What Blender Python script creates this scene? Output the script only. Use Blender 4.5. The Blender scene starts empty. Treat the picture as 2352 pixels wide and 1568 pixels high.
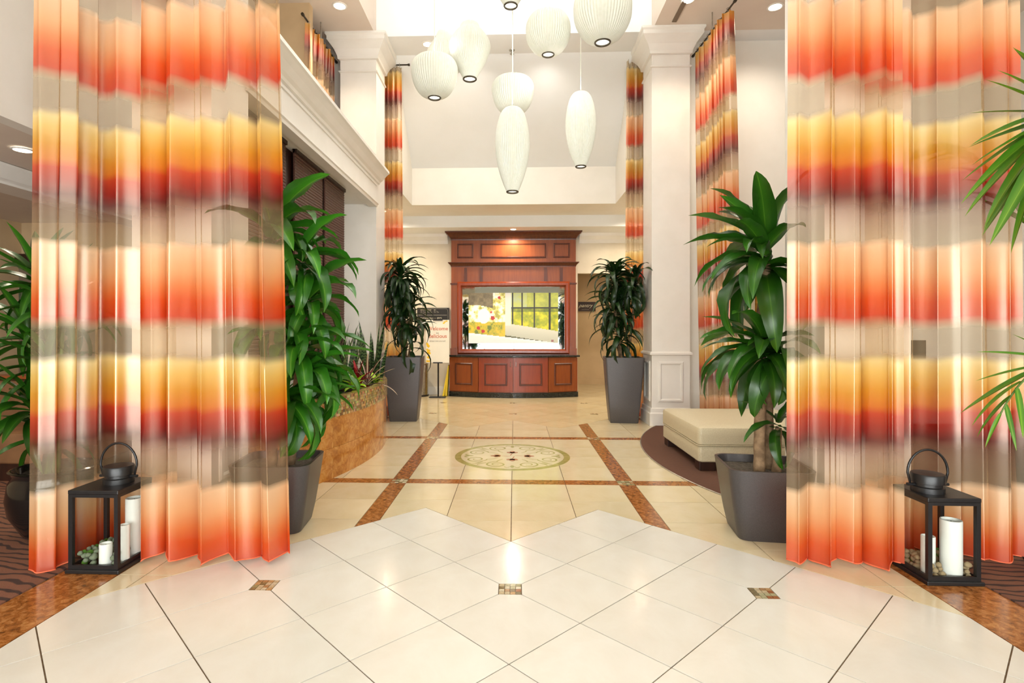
import bpy, math, random
from mathutils import Vector, Matrix, Euler
random.seed(7)
S = bpy.context.scene
COL = S.collection
PI = math.pi
R = math.radians

# ------------------------------------------------------------------ camera
CAMX, CAMH, FPX, CX, CY, YAW = 0.022, 1.345, 1272.0, 1137.0, 757.0, R(2.0)
cam_d = bpy.data.cameras.new('camera')
cam = bpy.data.objects.new('camera', cam_d); COL.objects.link(cam)
cam.location = (CAMX, 0, CAMH); cam.rotation_euler = (PI / 2, 0, YAW)
cam_d.sensor_fit = 'HORIZONTAL'; cam_d.sensor_width = 36.0; cam_d.lens = FPX / 2352 * 36.0
cam_d.shift_x = (1176 - CX) / 2352; cam_d.shift_y = (CY - 784) / 2352
cam_d.clip_start = 0.05; cam_d.clip_end = 200
S.camera = cam

# ------------------------------------------------------------------ world, light, exposure
w = bpy.data.worlds.new('world'); S.world = w; w.use_nodes = True
w.node_tree.nodes['Background'].inputs[0].default_value = (0.86, 0.93, 1.0, 1)
w.node_tree.nodes['Background'].inputs[1].default_value = 1.0
S.view_settings.view_transform = 'Standard'; S.view_settings.look = 'None'
S.view_settings.gamma = 1.0; S.view_settings.exposure = 0.52
S.view_settings.use_curve_mapping = False
cy = S.cycles
cy.max_bounces = 6; cy.diffuse_bounces = 3; cy.glossy_bounces = 3; cy.transmission_bounces = 3
cy.use_adaptive_sampling = True; cy.adaptive_threshold = 0.12; cy.adaptive_min_samples = 16
cy.transparent_max_bounces = 20; cy.caustics_reflective = False; cy.caustics_refractive = False
cy.sample_clamp_indirect = 6.0

def area(name, loc, rot, sx, sy, power, col=(1, 1, 1), spread=PI):
    l = bpy.data.lights.new(name, 'AREA'); l.shape = 'RECTANGLE'; l.size = sx; l.size_y = sy
    l.energy = power; l.color = col; l.spread = spread
    o = bpy.data.objects.new(name, l); COL.objects.link(o); o.location = loc; o.rotation_euler = rot
    return o
DAY = area('daylight_entrance', (0.0, -2.95, 1.5), (R(90), 0, 0), 8.0, 2.8, 640, (0.97, 0.985, 1.0))

def P(px, py, d):
    lat = (px - CX) / FPX * d
    return Vector((lat * math.cos(YAW) - d * math.sin(YAW) + CAMX, lat * math.sin(YAW) + d * math.cos(YAW), CAMH - (py - CY) / FPX * d))

# ------------------------------------------------------------------ colour and materials
def C(r, g, b):
    def f(c):
        c /= 255.0
        return c / 12.92 if c <= 0.04045 else ((c + 0.055) / 1.055) ** 2.4
    return (f(r), f(g), f(b), 1.0)

def new_mat(name):
    m = bpy.data.materials.new(name); m.use_nodes = True
    return m, m.node_tree.nodes, m.node_tree.links, m.node_tree.nodes['Principled BSDF']

def noise(N, L, scale, detail=3, coord='Object', rough=0.55, dist=0.0):
    tc = N.new('ShaderNodeTexCoord'); n = N.new('ShaderNodeTexNoise')
    n.inputs['Scale'].default_value = scale; n.inputs['Detail'].default_value = detail
    n.inputs['Roughness'].default_value = rough; n.inputs['Distortion'].default_value = dist
    L.new(tc.outputs[coord], n.inputs['Vector'])
    return n

def ramp(N, stops, interp='LINEAR'):
    r = N.new('ShaderNodeValToRGB'); e = r.color_ramp.elements; r.color_ramp.interpolation = interp
    while len(e) > 1: e.remove(e[-1])
    e[0].position = stops[0][0]; e[0].color = stops[0][1]
    for p, c in stops[1:]:
        k = e.new(p); k.color = c
    return r

def add_bump(N, L, b, src, strength, dist=0.01):
    bp = N.new('ShaderNodeBump'); bp.inputs['Strength'].default_value = strength; bp.inputs['Distance'].default_value = dist
    L.new(src, bp.inputs['Height']); L.new(bp.outputs['Normal'], b.inputs['Normal'])

def plain(name, col, rough=0.5, metal=0.0, col2=None, scale=8, bump=0.0, coord='Object', spec=0.5, emit=None, estr=0, detail=4, lo=0.35, hi=0.65):
    m, N, L, b = new_mat(name)
    b.inputs['Base Color'].default_value = col; b.inputs['Roughness'].default_value = rough
    b.inputs['Metallic'].default_value = metal; b.inputs['Specular IOR Level'].default_value = spec
    if col2 or bump:
        n = noise(N, L, scale, detail, coord)
        if col2:
            r = ramp(N, [(lo, col), (hi, col2)]); L.new(n.outputs['Fac'], r.inputs['Fac']); L.new(r.outputs['Color'], b.inputs['Base Color'])
        if bump: add_bump(N, L, b, n.outputs['Fac'], bump)
    if emit:
        b.inputs['Emission Color'].default_value = emit; b.inputs['Emission Strength'].default_value = estr
    return m

M = {}
M['wall'] = plain('wall_paint', C(236, 230, 219), 0.75, col2=C(232, 226, 214), scale=3)
M['wall_tan'] = plain('wall_tan_paint', C(206, 178, 138), 0.8, col2=C(198, 170, 132), scale=3)
M['wall_taupe'] = plain('wall_taupe_paint', C(128, 110, 90), 0.8, col2=C(120, 102, 84), scale=3)
M['wall_plaster'] = plain('wall_plaster', C(230, 220, 200), 0.75, col2=C(218, 206, 184), scale=1.6)
M['ceiling'] = plain('ceiling_paint', C(240, 240, 238), 0.8, col2=C(237, 237, 234), scale=2)
M['ceiling_warm'] = plain('ceiling_warm_paint', C(226, 212, 196), 0.8, col2=C(222, 206, 190), scale=2)
M['trim'] = plain('trim_paint', C(238, 233, 224), 0.4, col2=C(234, 229, 219), scale=4)
M['black_metal'] = plain('black_metal', C(22, 21, 21), 0.38, col2=C(28, 26, 25), scale=40, bump=0.02)
M['chrome'] = plain('brushed_steel', C(190, 185, 175), 0.3, 1.0, col2=C(165, 160, 150), scale=30)
M['dark_rod'] = plain('dark_rod', C(70, 62, 50), 0.4, 0.6, col2=C(60, 52, 42), scale=20)

def tile_mat(name, c1, c2, rough):
    m, N, L, b = new_mat(name)
    n = noise(N, L, 2.2, 6, 'Object', 0.65, 0.8); r = ramp(N, [(0.3, c1), (0.72, c2)])
    L.new(n.outputs['Fac'], r.inputs['Fac'])
    oi = N.new('ShaderNodeObjectInfo'); hs = N.new('ShaderNodeHueSaturation'); mr = N.new('ShaderNodeMapRange')
    mr.inputs['To Min'].default_value = 0.95; mr.inputs['To Max'].default_value = 1.03
    L.new(oi.outputs['Random'], mr.inputs['Value']); L.new(mr.outputs['Result'], hs.inputs['Value'])
    L.new(r.outputs['Color'], hs.inputs['Color']); L.new(hs.outputs['Color'], b.inputs['Base Color'])
    b.inputs['Roughness'].default_value = rough
    return m
M['tile_front'] = tile_mat('cream_stone_tile', C(226, 222, 210), C(218, 211, 195), 0.16)
M['tile_mid'] = tile_mat('warm_marble_tile', C(224, 209, 174), C(212, 193, 152), 0.12)
M['tile_far'] = tile_mat('golden_marble_tile', C(222, 204, 164), C(211, 189, 144), 0.09)
M['grout'] = plain('grout', C(124, 102, 74), 0.9, col2=C(98, 76, 52), scale=30)

def granite(name, c1, c2, c3, rough=0.15, scale=26):
    m, N, L, b = new_mat(name)
    n = noise(N, L, scale, 8, 'Object', 0.7, 0.6)
    r = ramp(N, [(0.34, c1), (0.5, c2), (0.62, c3)]); L.new(n.outputs['Fac'], r.inputs['Fac'])
    L.new(r.outputs['Color'], b.inputs['Base Color']); b.inputs['Roughness'].default_value = rough
    return m
M['granite'] = granite('brown_granite', C(98, 54, 20), C(156, 94, 42), C(184, 126, 70))
M['granite_panel'] = granite('honey_granite', C(146, 84, 28), C(186, 122, 52), C(202, 146, 76), 0.1, 14)
M['black_granite'] = granite('black_granite', C(14, 15, 14), C(24, 27, 24), C(50, 54, 46), 0.12, 60)

def carpet_mat(name, c1, c2, scale, rot):
    m, N, L, b = new_mat(name)
    tc = N.new('ShaderNodeTexCoord'); mp = N.new('ShaderNodeMapping'); mp.inputs['Rotation'].default_value = (0, 0, rot)
    wv = N.new('ShaderNodeTexWave'); wv.inputs['Scale'].default_value = scale; wv.inputs['Distortion'].default_value = 7.0
    wv.inputs['Detail'].default_value = 2; wv.inputs['Detail Scale'].default_value = 0.8; wv.bands_direction = 'Y'
    L.new(tc.outputs['Object'], mp.inputs['Vector']); L.new(mp.outputs['Vector'], wv.inputs['Vector'])
    r = ramp(N, [(0.12, c1), (0.3, c2)]); L.new(wv.outputs['Fac'], r.inputs['Fac'])
    n = noise(N, L, 220, 2); mx = N.new('ShaderNodeMixRGB'); mx.blend_type = 'MULTIPLY'; mx.inputs[0].default_value = 0.55
    L.new(r.outputs['Color'], mx.inputs[1]); L.new(n.outputs['Color'], mx.inputs[2])
    mg = N.new('ShaderNodeBrightContrast'); mg.inputs['Bright'].default_value = 0.03
    L.new(mx.outputs[0], mg.inputs[0]); L.new(mg.outputs[0], b.inputs['Base Color'])
    b.inputs['Roughness'].default_value = 0.95; b.inputs['Specular IOR Level'].default_value = 0.1
    add_bump(N, L, b, n.outputs['Fac'], 0.5, 0.004)
    return m
M['carpet'] = carpet_mat('brown_wave_carpet', C(66, 38, 26), C(140, 88, 60), 5.0, 0.2)
M['carpet_fine'] = carpet_mat('brown_ribbed_carpet', C(82, 48, 28), C(112, 68, 42), 14.0, 0.05)

def wood_mat(name, c1, c2, rough=0.3, vertical=True):
    m, N, L, b = new_mat(name)
    tc = N.new('ShaderNodeTexCoord'); mp = N.new('ShaderNodeMapping')
    mp.inputs['Scale'].default_value = (14, 14, 1.2) if vertical else (1.2, 14, 14)
    n = N.new('ShaderNodeTexNoise'); n.inputs['Scale'].default_value = 2.2; n.inputs['Detail'].default_value = 6
    L.new(tc.outputs['Object'], mp.inputs['Vector']); L.new(mp.outputs['Vector'], n.inputs['Vector'])
    r = ramp(N, [(0.35, c1), (0.68, c2)]); L.new(n.outputs['Fac'], r.inputs['Fac']); L.new(r.outputs['Color'], b.inputs['Base Color'])
    b.inputs['Roughness'].default_value = rough
    return m
M['cherry'] = wood_mat('cherry_wood', C(126, 60, 22), C(138, 70, 28))
M['cherry_dark'] = wood_mat('cherry_wood_moulding', C(74, 30, 10), C(94, 42, 16))
M['cherry_red'] = wood_mat('cherry_wood_frame', C(134, 56, 28), C(146, 64, 32), 0.22)
M['dark_wood'] = wood_mat('dark_wood', C(38, 18, 12), C(54, 28, 18), 0.35)

def pot_mat(name, col, rough):
    m, N, L, b = new_mat(name)
    n = noise(N, L, 260, 2); r = ramp(N, [(0.3, tuple(c * 0.8 for c in col[:3]) + (1,)), (0.7, tuple(min(1, c * 1.25) for c in col[:3]) + (1,))])
    L.new(n.outputs['Fac'], r.inputs['Fac']); L.new(r.outputs['Color'], b.inputs['Base Color'])
    b.inputs['Roughness'].default_value = rough; b.inputs['Metallic'].default_value = 0.25
    return m
M['pot_grey'] = pot_mat('charcoal_metallic_pot', C(84, 80, 80), 0.42)
M['pot_front'] = pot_mat('dark_charcoal_pot', C(70, 65, 64), 0.36)
M['pot_black'] = plain('black_glaze', C(14, 13, 13), 0.12, col2=C(22, 20, 19), scale=5)
M['soil'] = plain('soil', C(58, 48, 38), 0.95, col2=C(104, 94, 78), scale=60, bump=0.8)
M['bark'] = plain('trunk_bark', C(150, 122, 90), 0.85, col2=C(108, 84, 58), scale=18, bump=0.5)
M['stem'] = plain('green_stem', C(92, 120, 50), 0.6, col2=C(76, 100, 40), scale=20)

def leaf_mat(name, edge, mid, stripe, rough=0.28):
    m, N, L, b = new_mat(name)
    tc = N.new('ShaderNodeTexCoord'); sp = N.new('ShaderNodeSeparateXYZ'); L.new(tc.outputs['Generated'], sp.inputs[0])
    s1 = N.new('ShaderNodeMath'); s1.operation = 'SUBTRACT'; s1.inputs[1].default_value = 0.5; L.new(sp.outputs['Y'], s1.inputs[0])
    s2 = N.new('ShaderNodeMath'); s2.operation = 'ABSOLUTE'; L.new(s1.outputs[0], s2.inputs[0])
    r = ramp(N, [(0.0, stripe), (0.035, mid), (0.3, edge)]); L.new(s2.outputs[0], r.inputs['Fac'])
    oi = N.new('ShaderNodeObjectInfo'); hs = N.new('ShaderNodeHueSaturation'); mr = N.new('ShaderNodeMapRange')
    mr.inputs['To Min'].default_value = 0.75; mr.inputs['To Max'].default_value = 1.25
    L.new(oi.outputs['Random'], mr.inputs['Value']); L.new(mr.outputs['Result'], hs.inputs['Value'])
    L.new(r.outputs['Color'], hs.inputs['Color']); L.new(hs.outputs['Color'], b.inputs['Base Color'])
    b.inputs['Roughness'].default_value = rough
    wv = N.new('ShaderNodeTexWave'); wv.inputs['Scale'].default_value = 9; wv.bands_direction = 'Y'
    L.new(tc.outputs['Generated'], wv.inputs['Vector']); add_bump(N, L, b, wv.outputs['Fac'], 0.15, 0.003)
    tr = N.new('ShaderNodeBsdfTranslucent'); L.new(hs.outputs['Color'], tr.inputs['Color'])
    mx = N.new('ShaderNodeMixShader'); mx.inputs[0].default_value = 0.18
    out = N['Material Output']
    L.new(b.outputs[0], mx.inputs[1]); L.new(tr.outputs[0], mx.inputs[2]); L.new(mx.outputs[0], out.inputs['Surface'])
    return m
M['leaf'] = leaf_mat('corn_plant_leaf', C(32, 76, 14), C(46, 94, 18), C(74, 120, 32))
M['leaf_bright'] = leaf_mat('bright_corn_plant_leaf', C(36, 92, 16), C(56, 118, 24), C(104, 154, 48))
M['leaf_dark'] = leaf_mat('dark_dracaena_leaf', C(22, 46, 16), C(32, 60, 22), C(44, 74, 30))
M['leaf_palm'] = leaf_mat('palm_leaflet', C(66, 116, 22), C(92, 138, 30), C(136, 168, 56), 0.4)
M['leaf_lime'] = leaf_mat('lime_leaf', C(150, 190, 20), C(176, 210, 36), C(196, 220, 80), 0.4)
M['leaf_red'] = leaf_mat('red_leaf', C(120, 14, 20), C(170, 20, 28), C(196, 60, 60), 0.35)
M['leaf_cream'] = leaf_mat('cream_striped_leaf', C(90, 40, 40), C(214, 196, 160), C(230, 216, 184), 0.4)
def snake_mat():
    m, N, L, b = new_mat('snake_plant_leaf')
    tc = N.new('ShaderNodeTexCoord'); wv = N.new('ShaderNodeTexWave'); wv.bands_direction = 'X'
    wv.inputs['Scale'].default_value = 5; wv.inputs['Distortion'].default_value = 5; wv.inputs['Detail'].default_value = 3
    L.new(tc.outputs['Generated'], wv.inputs['Vector'])
    r = ramp(N, [(0.3, C(26, 44, 20)), (0.7, C(84, 108, 62))]); L.new(wv.outputs['Fac'], r.inputs['Fac'])
    L.new(r.outputs['Color'], b.inputs['Base Color']); b.inputs['Roughness'].default_value = 0.4
    return m
M['leaf_snake'] = snake_mat()

M['leather'] = plain('cream_leather', C(206, 194, 162), 0.45, col2=C(192, 178, 146), scale=120, bump=0.08)
M['candle'] = plain('white_wax', C(240, 239, 232), 0.5, col2=C(236, 234, 226), scale=10)
M['stone_green'] = plain('lichen_stone', C(112, 124, 96), 0.9, col2=C(150, 158, 132), scale=50, bump=0.5)
M['stone_tan'] = plain('tan_stone', C(158, 132, 96), 0.9, col2=C(186, 164, 126), scale=40, bump=0.5)
M['moss'] = plain('green_moss', C(84, 140, 34), 0.95, col2=C(120, 170, 60), scale=60, bump=0.8)
M['yellow'] = plain('yellow_plastic', C(240, 206, 10), 0.45, col2=C(232, 196, 8), scale=10)
M['board_white'] = plain('white_sign_board', C(238, 232, 216), 0.5, col2=C(234, 228, 212), scale=5)
M['board_black'] = plain('black_menu_board', C(26, 22, 20), 0.5, col2=C(32, 28, 24), scale=5)
M['ink_orange'] = plain('orange_ink', C(206, 92, 44), 0.6, col2=C(200, 86, 40), scale=8)
M['ink_yellow'] = plain('yellow_ink', C(240, 196, 30), 0.6, col2=C(236, 190, 26), scale=8)
M['ink_grey'] = plain('grey_ink', C(176, 168, 152), 0.6, col2=C(170, 162, 146), scale=8)
M['ink_cream'] = plain('cream_ink', C(226, 216, 188), 0.6, col2=C(220, 210, 182), scale=8)
M['gold_frame'] = plain('gilt_frame', C(176, 130, 50), 0.35, 0.5, col2=C(150, 106, 36), scale=25)
M['brown_vinyl'] = plain('brown_vinyl', C(120, 84, 52), 0.5, col2=C(104, 70, 44), scale=6)
M['silver_ring'] = plain('pewter_ring', C(120, 112, 92), 0.3, 0.9, col2=C(100, 92, 74), scale=30)
M['sage'] = plain('sage_inlay', C(150, 142, 74), 0.15, col2=C(172, 164, 100), scale=14)
M['rust'] = plain('rust_inlay', C(176, 98, 48), 0.15, col2=C(160, 84, 40), scale=14)

m, N, L, b = new_mat('lamp_shade_vinyl')     # lit from within
b.inputs['Base Color'].default_value = C(238, 238, 228); b.inputs['Roughness'].default_value = 0.5
n_ = noise(N, L, 30, 2); r_ = ramp(N, [(0.3, C(206, 206, 188)), (0.7, C(212, 211, 196))]); L.new(n_.outputs['Fac'], r_.inputs['Fac']); L.new(r_.outputs['Color'], b.inputs['Base Color'])
b.inputs['Emission Color'].default_value = (1.0, 0.985, 0.90, 1); b.inputs['Emission Strength'].default_value = 0.05
M['shade'] = m
M['glow'] = plain('lamp_lens', C(255, 250, 235), 0.4, emit=(1.0, 0.94, 0.8, 1), estr=5.0)
M['ring_dark'] = plain('dark_pewter', C(70, 62, 48), 0.4, 0.5, col2=C(84, 76, 60), scale=30)
M['glow_soft'] = plain('pendant_opening', C(250, 248, 235), 0.4, emit=(1.0, 0.97, 0.85, 1), estr=1.3)
m, N, L, b = new_mat('mirror_glass'); b.inputs['Base Color'].default_value = (0.42, 0.47, 0.45, 1); b.inputs['Metallic'].default_value = 1.0; b.inputs['Roughness'].default_value = 0.03
M['mirror'] = m
m, N, L, b = new_mat('clear_glass')
gl = N.new('ShaderNodeBsdfGlossy'); gl.inputs['Roughness'].default_value = 0.02; tr = N.new('ShaderNodeBsdfTransparent'); tr.inputs['Color'].default_value = (0.95, 0.96, 0.95, 1)
fr = N.new('ShaderNodeFresnel'); fr.inputs['IOR'].default_value = 1.4; mx = N.new('ShaderNodeMixShader')
ge_ = N.new('ShaderNodeNewGeometry'); mt_ = N.new('ShaderNodeMath'); mt_.operation = 'SUBTRACT'; mt_.inputs[0].default_value = 1.0; L.new(ge_.outputs['Backfacing'], mt_.inputs[1]); mu_ = N.new('ShaderNodeMath'); mu_.operation = 'MULTIPLY'; L.new(mt_.outputs[0], mu_.inputs[0]); L.new(fr.outputs[0], mu_.inputs[1]); L.new(mu_.outputs[0], mx.inputs[0]); L.new(tr.outputs[0], mx.inputs[1]); L.new(gl.outputs[0], mx.inputs[2]); L.new(mx.outputs[0], N['Material Output'].inputs['Surface'])
M['glass'] = m
def color_attr_mat(name, rough, estr=0.0):
    m, N, L, b = new_mat(name); a = N.new('ShaderNodeVertexColor'); a.layer_name = 'tint'
    L.new(a.outputs['Color'], b.inputs['Base Color']); b.inputs['Roughness'].default_value = rough
    if estr: L.new(a.outputs['Color'], b.inputs['Emission Color']); b.inputs['Emission Strength'].default_value = estr
    return m
M['chips'] = color_attr_mat('mosaic_chips', 0.2)
M['backlit_print'] = color_attr_mat('backlit_print', 0.4, 0.04)

for k_ in ('shade', 'glow', 'glow_soft', 'backlit_print'): M[k_].cycles.emission_sampling = 'NONE'
# sheer dyed curtain fabric: colour and density follow the height on the cloth (UV v, metres)
def curtain_mat(name, phase):
    m, N, L, b = new_mat(name); N.remove(b)
    uv = N.new('ShaderNodeUVMap'); uv.uv_map = 'cloth'; sp = N.new('ShaderNodeSeparateXYZ'); L.new(uv.outputs[0], sp.inputs[0])
    nz = N.new('ShaderNodeTexNoise'); nz.inputs['Scale'].default_value = 3.0; nz.inputs['Detail'].default_value = 1
    L.new(uv.outputs[0], nz.inputs['Vector'])
    def mth(op, a, bv=None, sock=None):
        q = N.new('ShaderNodeMath'); q.operation = op
        L.new(a, q.inputs[0])
        if sock is not None: L.new(sock, q.inputs[1])
        elif bv is not None: q.inputs[1].default_value = bv
        return q.outputs[0]
    wob = mth('MULTIPLY', mth('SUBTRACT', nz.outputs['Fac'], 0.5), 0.035)
    z = mth('ADD', sp.outputs['Y'], None, wob)
    t = mth('FRACT', mth('ADD', mth('MULTIPLY', z, 1 / 1.395), -0.465 / 1.395 + 3 + phase))
    beige = C(214, 190, 148)
    col = ramp(N, [(0.0, beige), (0.11, C(190, 150, 118)), (0.175, C(118, 20, 24)), (0.235, C(172, 26, 10)), (0.285, C(206, 58, 12)), (0.315, C(226, 128, 24)), (0.38, C(228, 158, 36)), (0.45, C(240, 198, 104)), (0.50, C(246, 220, 150)), (0.518, beige),
                   (0.64, beige), (0.685, C(214, 58, 4)), (0.755, C(230, 86, 10)), (0.81, C(238, 136, 68)), (0.88, C(244, 182, 124)), (0.985, C(248, 208, 164)), (1.0, beige)])
    den = ramp(N, [(0.0, (0.24,) * 3 + (1,)), (0.12, (0.32,) * 3 + (1,)), (0.21, (0.88,) * 3 + (1,)), (0.49, (0.88,) * 3 + (1,)), (0.53, (0.24,) * 3 + (1,)), (0.63, (0.24,) * 3 + (1,)), (0.69, (0.88,) * 3 + (1,)), (0.97, (0.84,) * 3 + (1,)), (1.0, (0.24,) * 3 + (1,))])
    L.new(t, col.inputs['Fac']); L.new(t, den.inputs['Fac'])
    wv = N.new('ShaderNodeTexNoise'); wv.inputs['Scale'].default_value = 1.0
    mp = N.new('ShaderNodeMapping'); mp.inputs['Scale'].default_value = (40, 500, 1); L.new(uv.outputs[0], mp.inputs['Vector']); L.new(mp.outputs[0], wv.inputs['Vector'])
    di = N.new('ShaderNodeBsdfDiffuse'); tl = N.new('ShaderNodeBsdfTranslucent'); gs = N.new('ShaderNodeBsdfGlossy'); tp = N.new('ShaderNodeBsdfTransparent')
    bp = N.new('ShaderNodeBump'); bp.inputs['Strength'].default_value = 0.06; bp.inputs['Distance'].default_value = 0.002
    L.new(wv.outputs['Fac'], bp.inputs['Height'])
    for q in (di, gs): L.new(bp.outputs[0], q.inputs['Normal'])
    L.new(col.outputs[0], di.inputs['Color']); L.new(col.outputs[0], tl.inputs['Color']); L.new(col.outputs[0], tp.inputs['Color'])
    tpm = N.new('ShaderNodeMixRGB'); tpm.inputs[0].default_value = 0.35; tpm.inputs[1].default_value = (1, 1, 1, 1); L.new(col.outputs[0], tpm.inputs[2]); L.new(tpm.outputs[0], tp.inputs['Color'])
    gs.inputs['Roughness'].default_value = 0.34; gs.inputs['Color'].default_value = (1.0, 0.9, 0.74, 1)
    a = N.new('ShaderNodeMixShader'); a.inputs[0].default_value = 0.40; L.new(di.outputs[0], a.inputs[1]); L.new(tl.outputs[0], a.inputs[2])
    g = N.new('ShaderNodeMixShader'); g.inputs[0].default_value = 0.15; L.new(a.outputs[0], g.inputs[1]); L.new(gs.outputs[0], g.inputs[2])
    f = N.new('ShaderNodeMixShader'); L.new(den.outputs[0], f.inputs[0]); L.new(tp.outputs[0], f.inputs[1]); L.new(g.outputs[0], f.inputs[2])
    L.new(f.outputs[0], N['Material Output'].inputs['Surface'])
    return m
M['curtain'] = curtain_mat('sheer_dyed_cloth', 0.0)

def blind_mat():
    m, N, L, b = new_mat('woven_brown_blind')
    n = noise(N, L, 120, 3); r = ramp(N, [(0.35, C(48, 24, 20)), (0.65, C(98, 62, 50))]); L.new(n.outputs['Fac'], r.inputs['Fac'])
    L.new(r.outputs['Color'], b.inputs['Base Color']); b.inputs['Roughness'].default_value = 0.45
    return m
M['blind'] = blind_mat()

# ------------------------------------------------------------------ mesh helpers
LOC = {}
class MB:
    def __init__(s): s.v = []; s.f = []; s.c = []; s.cur = None
    def vert(s, p): s.v.append((p[0], p[1], p[2])); return len(s.v) - 1
    def face(s, idx): s.f.append(tuple(idx)); s.c.append(s.cur)
    def poly(s, pts): s.face([s.vert(p) for p in pts])
    def box(s, x0, x1, y0, y1, z0, z1):
        b = [s.vert(p) for p in ((x0,y0,z0),(x1,y0,z0),(x1,y1,z0),(x0,y1,z0),(x0,y0,z1),(x1,y0,z1),(x1,y1,z1),(x0,y1,z1))]
        for q in ((0,3,2,1),(4,5,6,7),(0,1,5,4),(1,2,6,5),(2,3,7,6),(3,0,4,7)): s.face([b[i] for i in q])
        return s
    def loft(s, rings, cap0=True, cap1=True, closed=True):
        ids = [[s.vert(p) for p in r] for r in rings]; n = len(ids[0])
        for a, b in zip(ids, ids[1:]):
            for i in range(n if closed else n - 1):
                j = (i + 1) % n; s.face((a[i], a[j], b[j], b[i]))
        if cap0: s.face(ids[0][::-1])
        if cap1: s.face(ids[-1])
        return s
    def prism(s, poly, z0, z1, bottom=True):
        return s.loft([[(x, y, z0) for x, y in poly], [(x, y, z1) for x, y in poly]], bottom, True)
    def lathe(s, prof, seg, c=(0, 0, 0), cap0=True, cap1=True, rib=0.0):
        rings = []
        for r, z in prof:
            rings.append([(c[0] + r * (1 - (rib if i % 2 else 0)) * math.cos(2 * PI * i / seg), c[1] + r * (1 - (rib if i % 2 else 0)) * math.sin(2 * PI * i / seg), c[2] + z) for i in range(seg)])
        return s.loft(rings, cap0, cap1)
    def tube(s, pts, rad, seg=8):
        pts = [Vector(p) for p in pts]; rings = []; up = Vector((0.13, 0.21, 0.97))
        for i, p in enumerate(pts):
            t = (pts[min(i + 1, len(pts) - 1)] - pts[max(i - 1, 0)]).normalized()
            a = t.cross(up)
            if a.length < 1e-3: a = t.cross(Vector((1, 0, 0)))
            a.normalize(); b = a.cross(t).normalized(); up = b
            r = rad[i] if isinstance(rad, (list, tuple)) else rad
            rings.append([p + (a * math.cos(2 * PI * k / seg) + b * math.sin(2 * PI * k / seg)) * r for k in range(seg)])
        return s.loft(rings)
    def profile(s, prof, p0, p1, out):
        """sweep prof [(u,z)] (u measured along out, a 2D unit vector) from p0 to p1 (x,y)"""
        a = [(p0[0] + out[0] * u, p0[1] + out[1] * u, z) for u, z in prof]; b = [(p1[0] + out[0] * u, p1[1] + out[1] * u, z) for u, z in prof]
        return s.loft([a, b])
    def frame(s, x0, x1, z0, z1, y, wd, dp):
        """a mitred moulding frame standing dp proud of the plane y (towards -y)"""
        def ring(i, yy): return [(x0 + i, yy, z0 + i), (x1 - i, yy, z0 + i), (x1 - i, yy, z1 - i), (x0 + i, yy, z1 - i)]
        return s.loft([ring(0, y), ring(0, y - dp * 0.5), ring(wd * 0.3, y - dp), ring(wd * 0.7, y - dp), ring(wd, y - dp * 0.3), ring(wd, y)], False, False)
    def build(s, name, mat, parent=None, smooth=None, rot=None, pivot=None):
        o0 = LOC.get(parent.name, (0, 0, 0)) if parent else (0, 0, 0)
        if pivot is not None: o0 = pivot
        me = bpy.data.meshes.new(name)
        me.from_pydata([(x - o0[0], y - o0[1], z - o0[2]) for x, y, z in s.v], [], s.f)
        if any(c is not None for c in s.c):
            ca = me.color_attributes.new('tint', 'FLOAT_COLOR', 'CORNER'); i = 0
            for poly, c in zip(me.polygons, s.c):
                for k in poly.loop_indices: ca.data[k].color = c
        me.materials.append(M[mat] if isinstance(mat, str) else mat)
        if smooth is not None:
            me.shade_smooth()
            if smooth > 0: me.set_sharp_from_angle(angle=R(smooth))
        o = bpy.data.objects.new(name, me); COL.objects.link(o)
        if parent: o.parent = parent
        if pivot is not None:
            o.location = pivot if not parent else [pivot[i] - LOC.get(parent.name, (0, 0, 0))[i] for i in range(3)]
        return o

def thing(name, loc, label, cat, group=None, kind=None):
    o = bpy.data.objects.new(name, None); COL.objects.link(o); o.location = loc; LOC[o.name] = tuple(loc)
    o.empty_display_size = 0.1
    return tag(o, label, cat, group, kind)
def tag(o, label, cat=None, group=None, kind=None):
    if label: o['label'] = label
    if cat: o['category'] = cat
    if group: o['group'] = group
    if kind: o['kind'] = kind
    return o
def struct(o, label, cat=None):
    o['kind'] = 'structure'; o['label'] = label
    if cat: o['category'] = cat
    return o
def bevel(o, wd=0.004, seg=2):
    md = o.modifiers.new('bevel', 'BEVEL'); md.width = wd; md.segments = seg; md.limit_method = 'ANGLE'; md.angle_limit = R(40)
    return o
def text_mesh(name, body, size, mat, parent, loc, rot=(PI / 2, 0, 0), align='CENTER', shear=0.0, ext=0.001):
    cu = bpy.data.curves.new(name, 'FONT'); cu.body = body; cu.size = size; cu.align_x = align; cu.shear = shear; cu.extrude = ext; cu.resolution_u = 3
    t = bpy.data.objects.new(name, cu); COL.objects.link(t)
    dg = bpy.context.evaluated_depsgraph_get(); me = bpy.data.meshes.new_from_object(t.evaluated_get(dg))
    bpy.data.objects.remove(t); me.materials.clear(); me.materials.append(M[mat])
    o = bpy.data.objects.new(name, me); COL.objects.link(o); o.parent = parent
    pl = LOC.get(parent.name, (0, 0, 0)); o.location = [loc[i] - pl[i] for i in range(3)]; o.rotation_euler = rot
    return o
def rrect(hx, hy, r, n=5, cx=0, cyy=0, rot=0):
    pts = []
    for k, (sx, sy) in enumerate(((1, 1), (-1, 1), (-1, -1), (1, -1))):
        for i in range(n + 1):
            a = k * PI / 2 + i / n * PI / 2
            pts.append((sx * (hx - r) + r * math.cos(a), sy * (hy - r) + r * math.sin(a)))
    c, s_ = math.cos(rot), math.sin(rot)
    return [(cx + x * c - y * s_, cyy + x * s_ + y * c) for x, y in pts]

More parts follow.
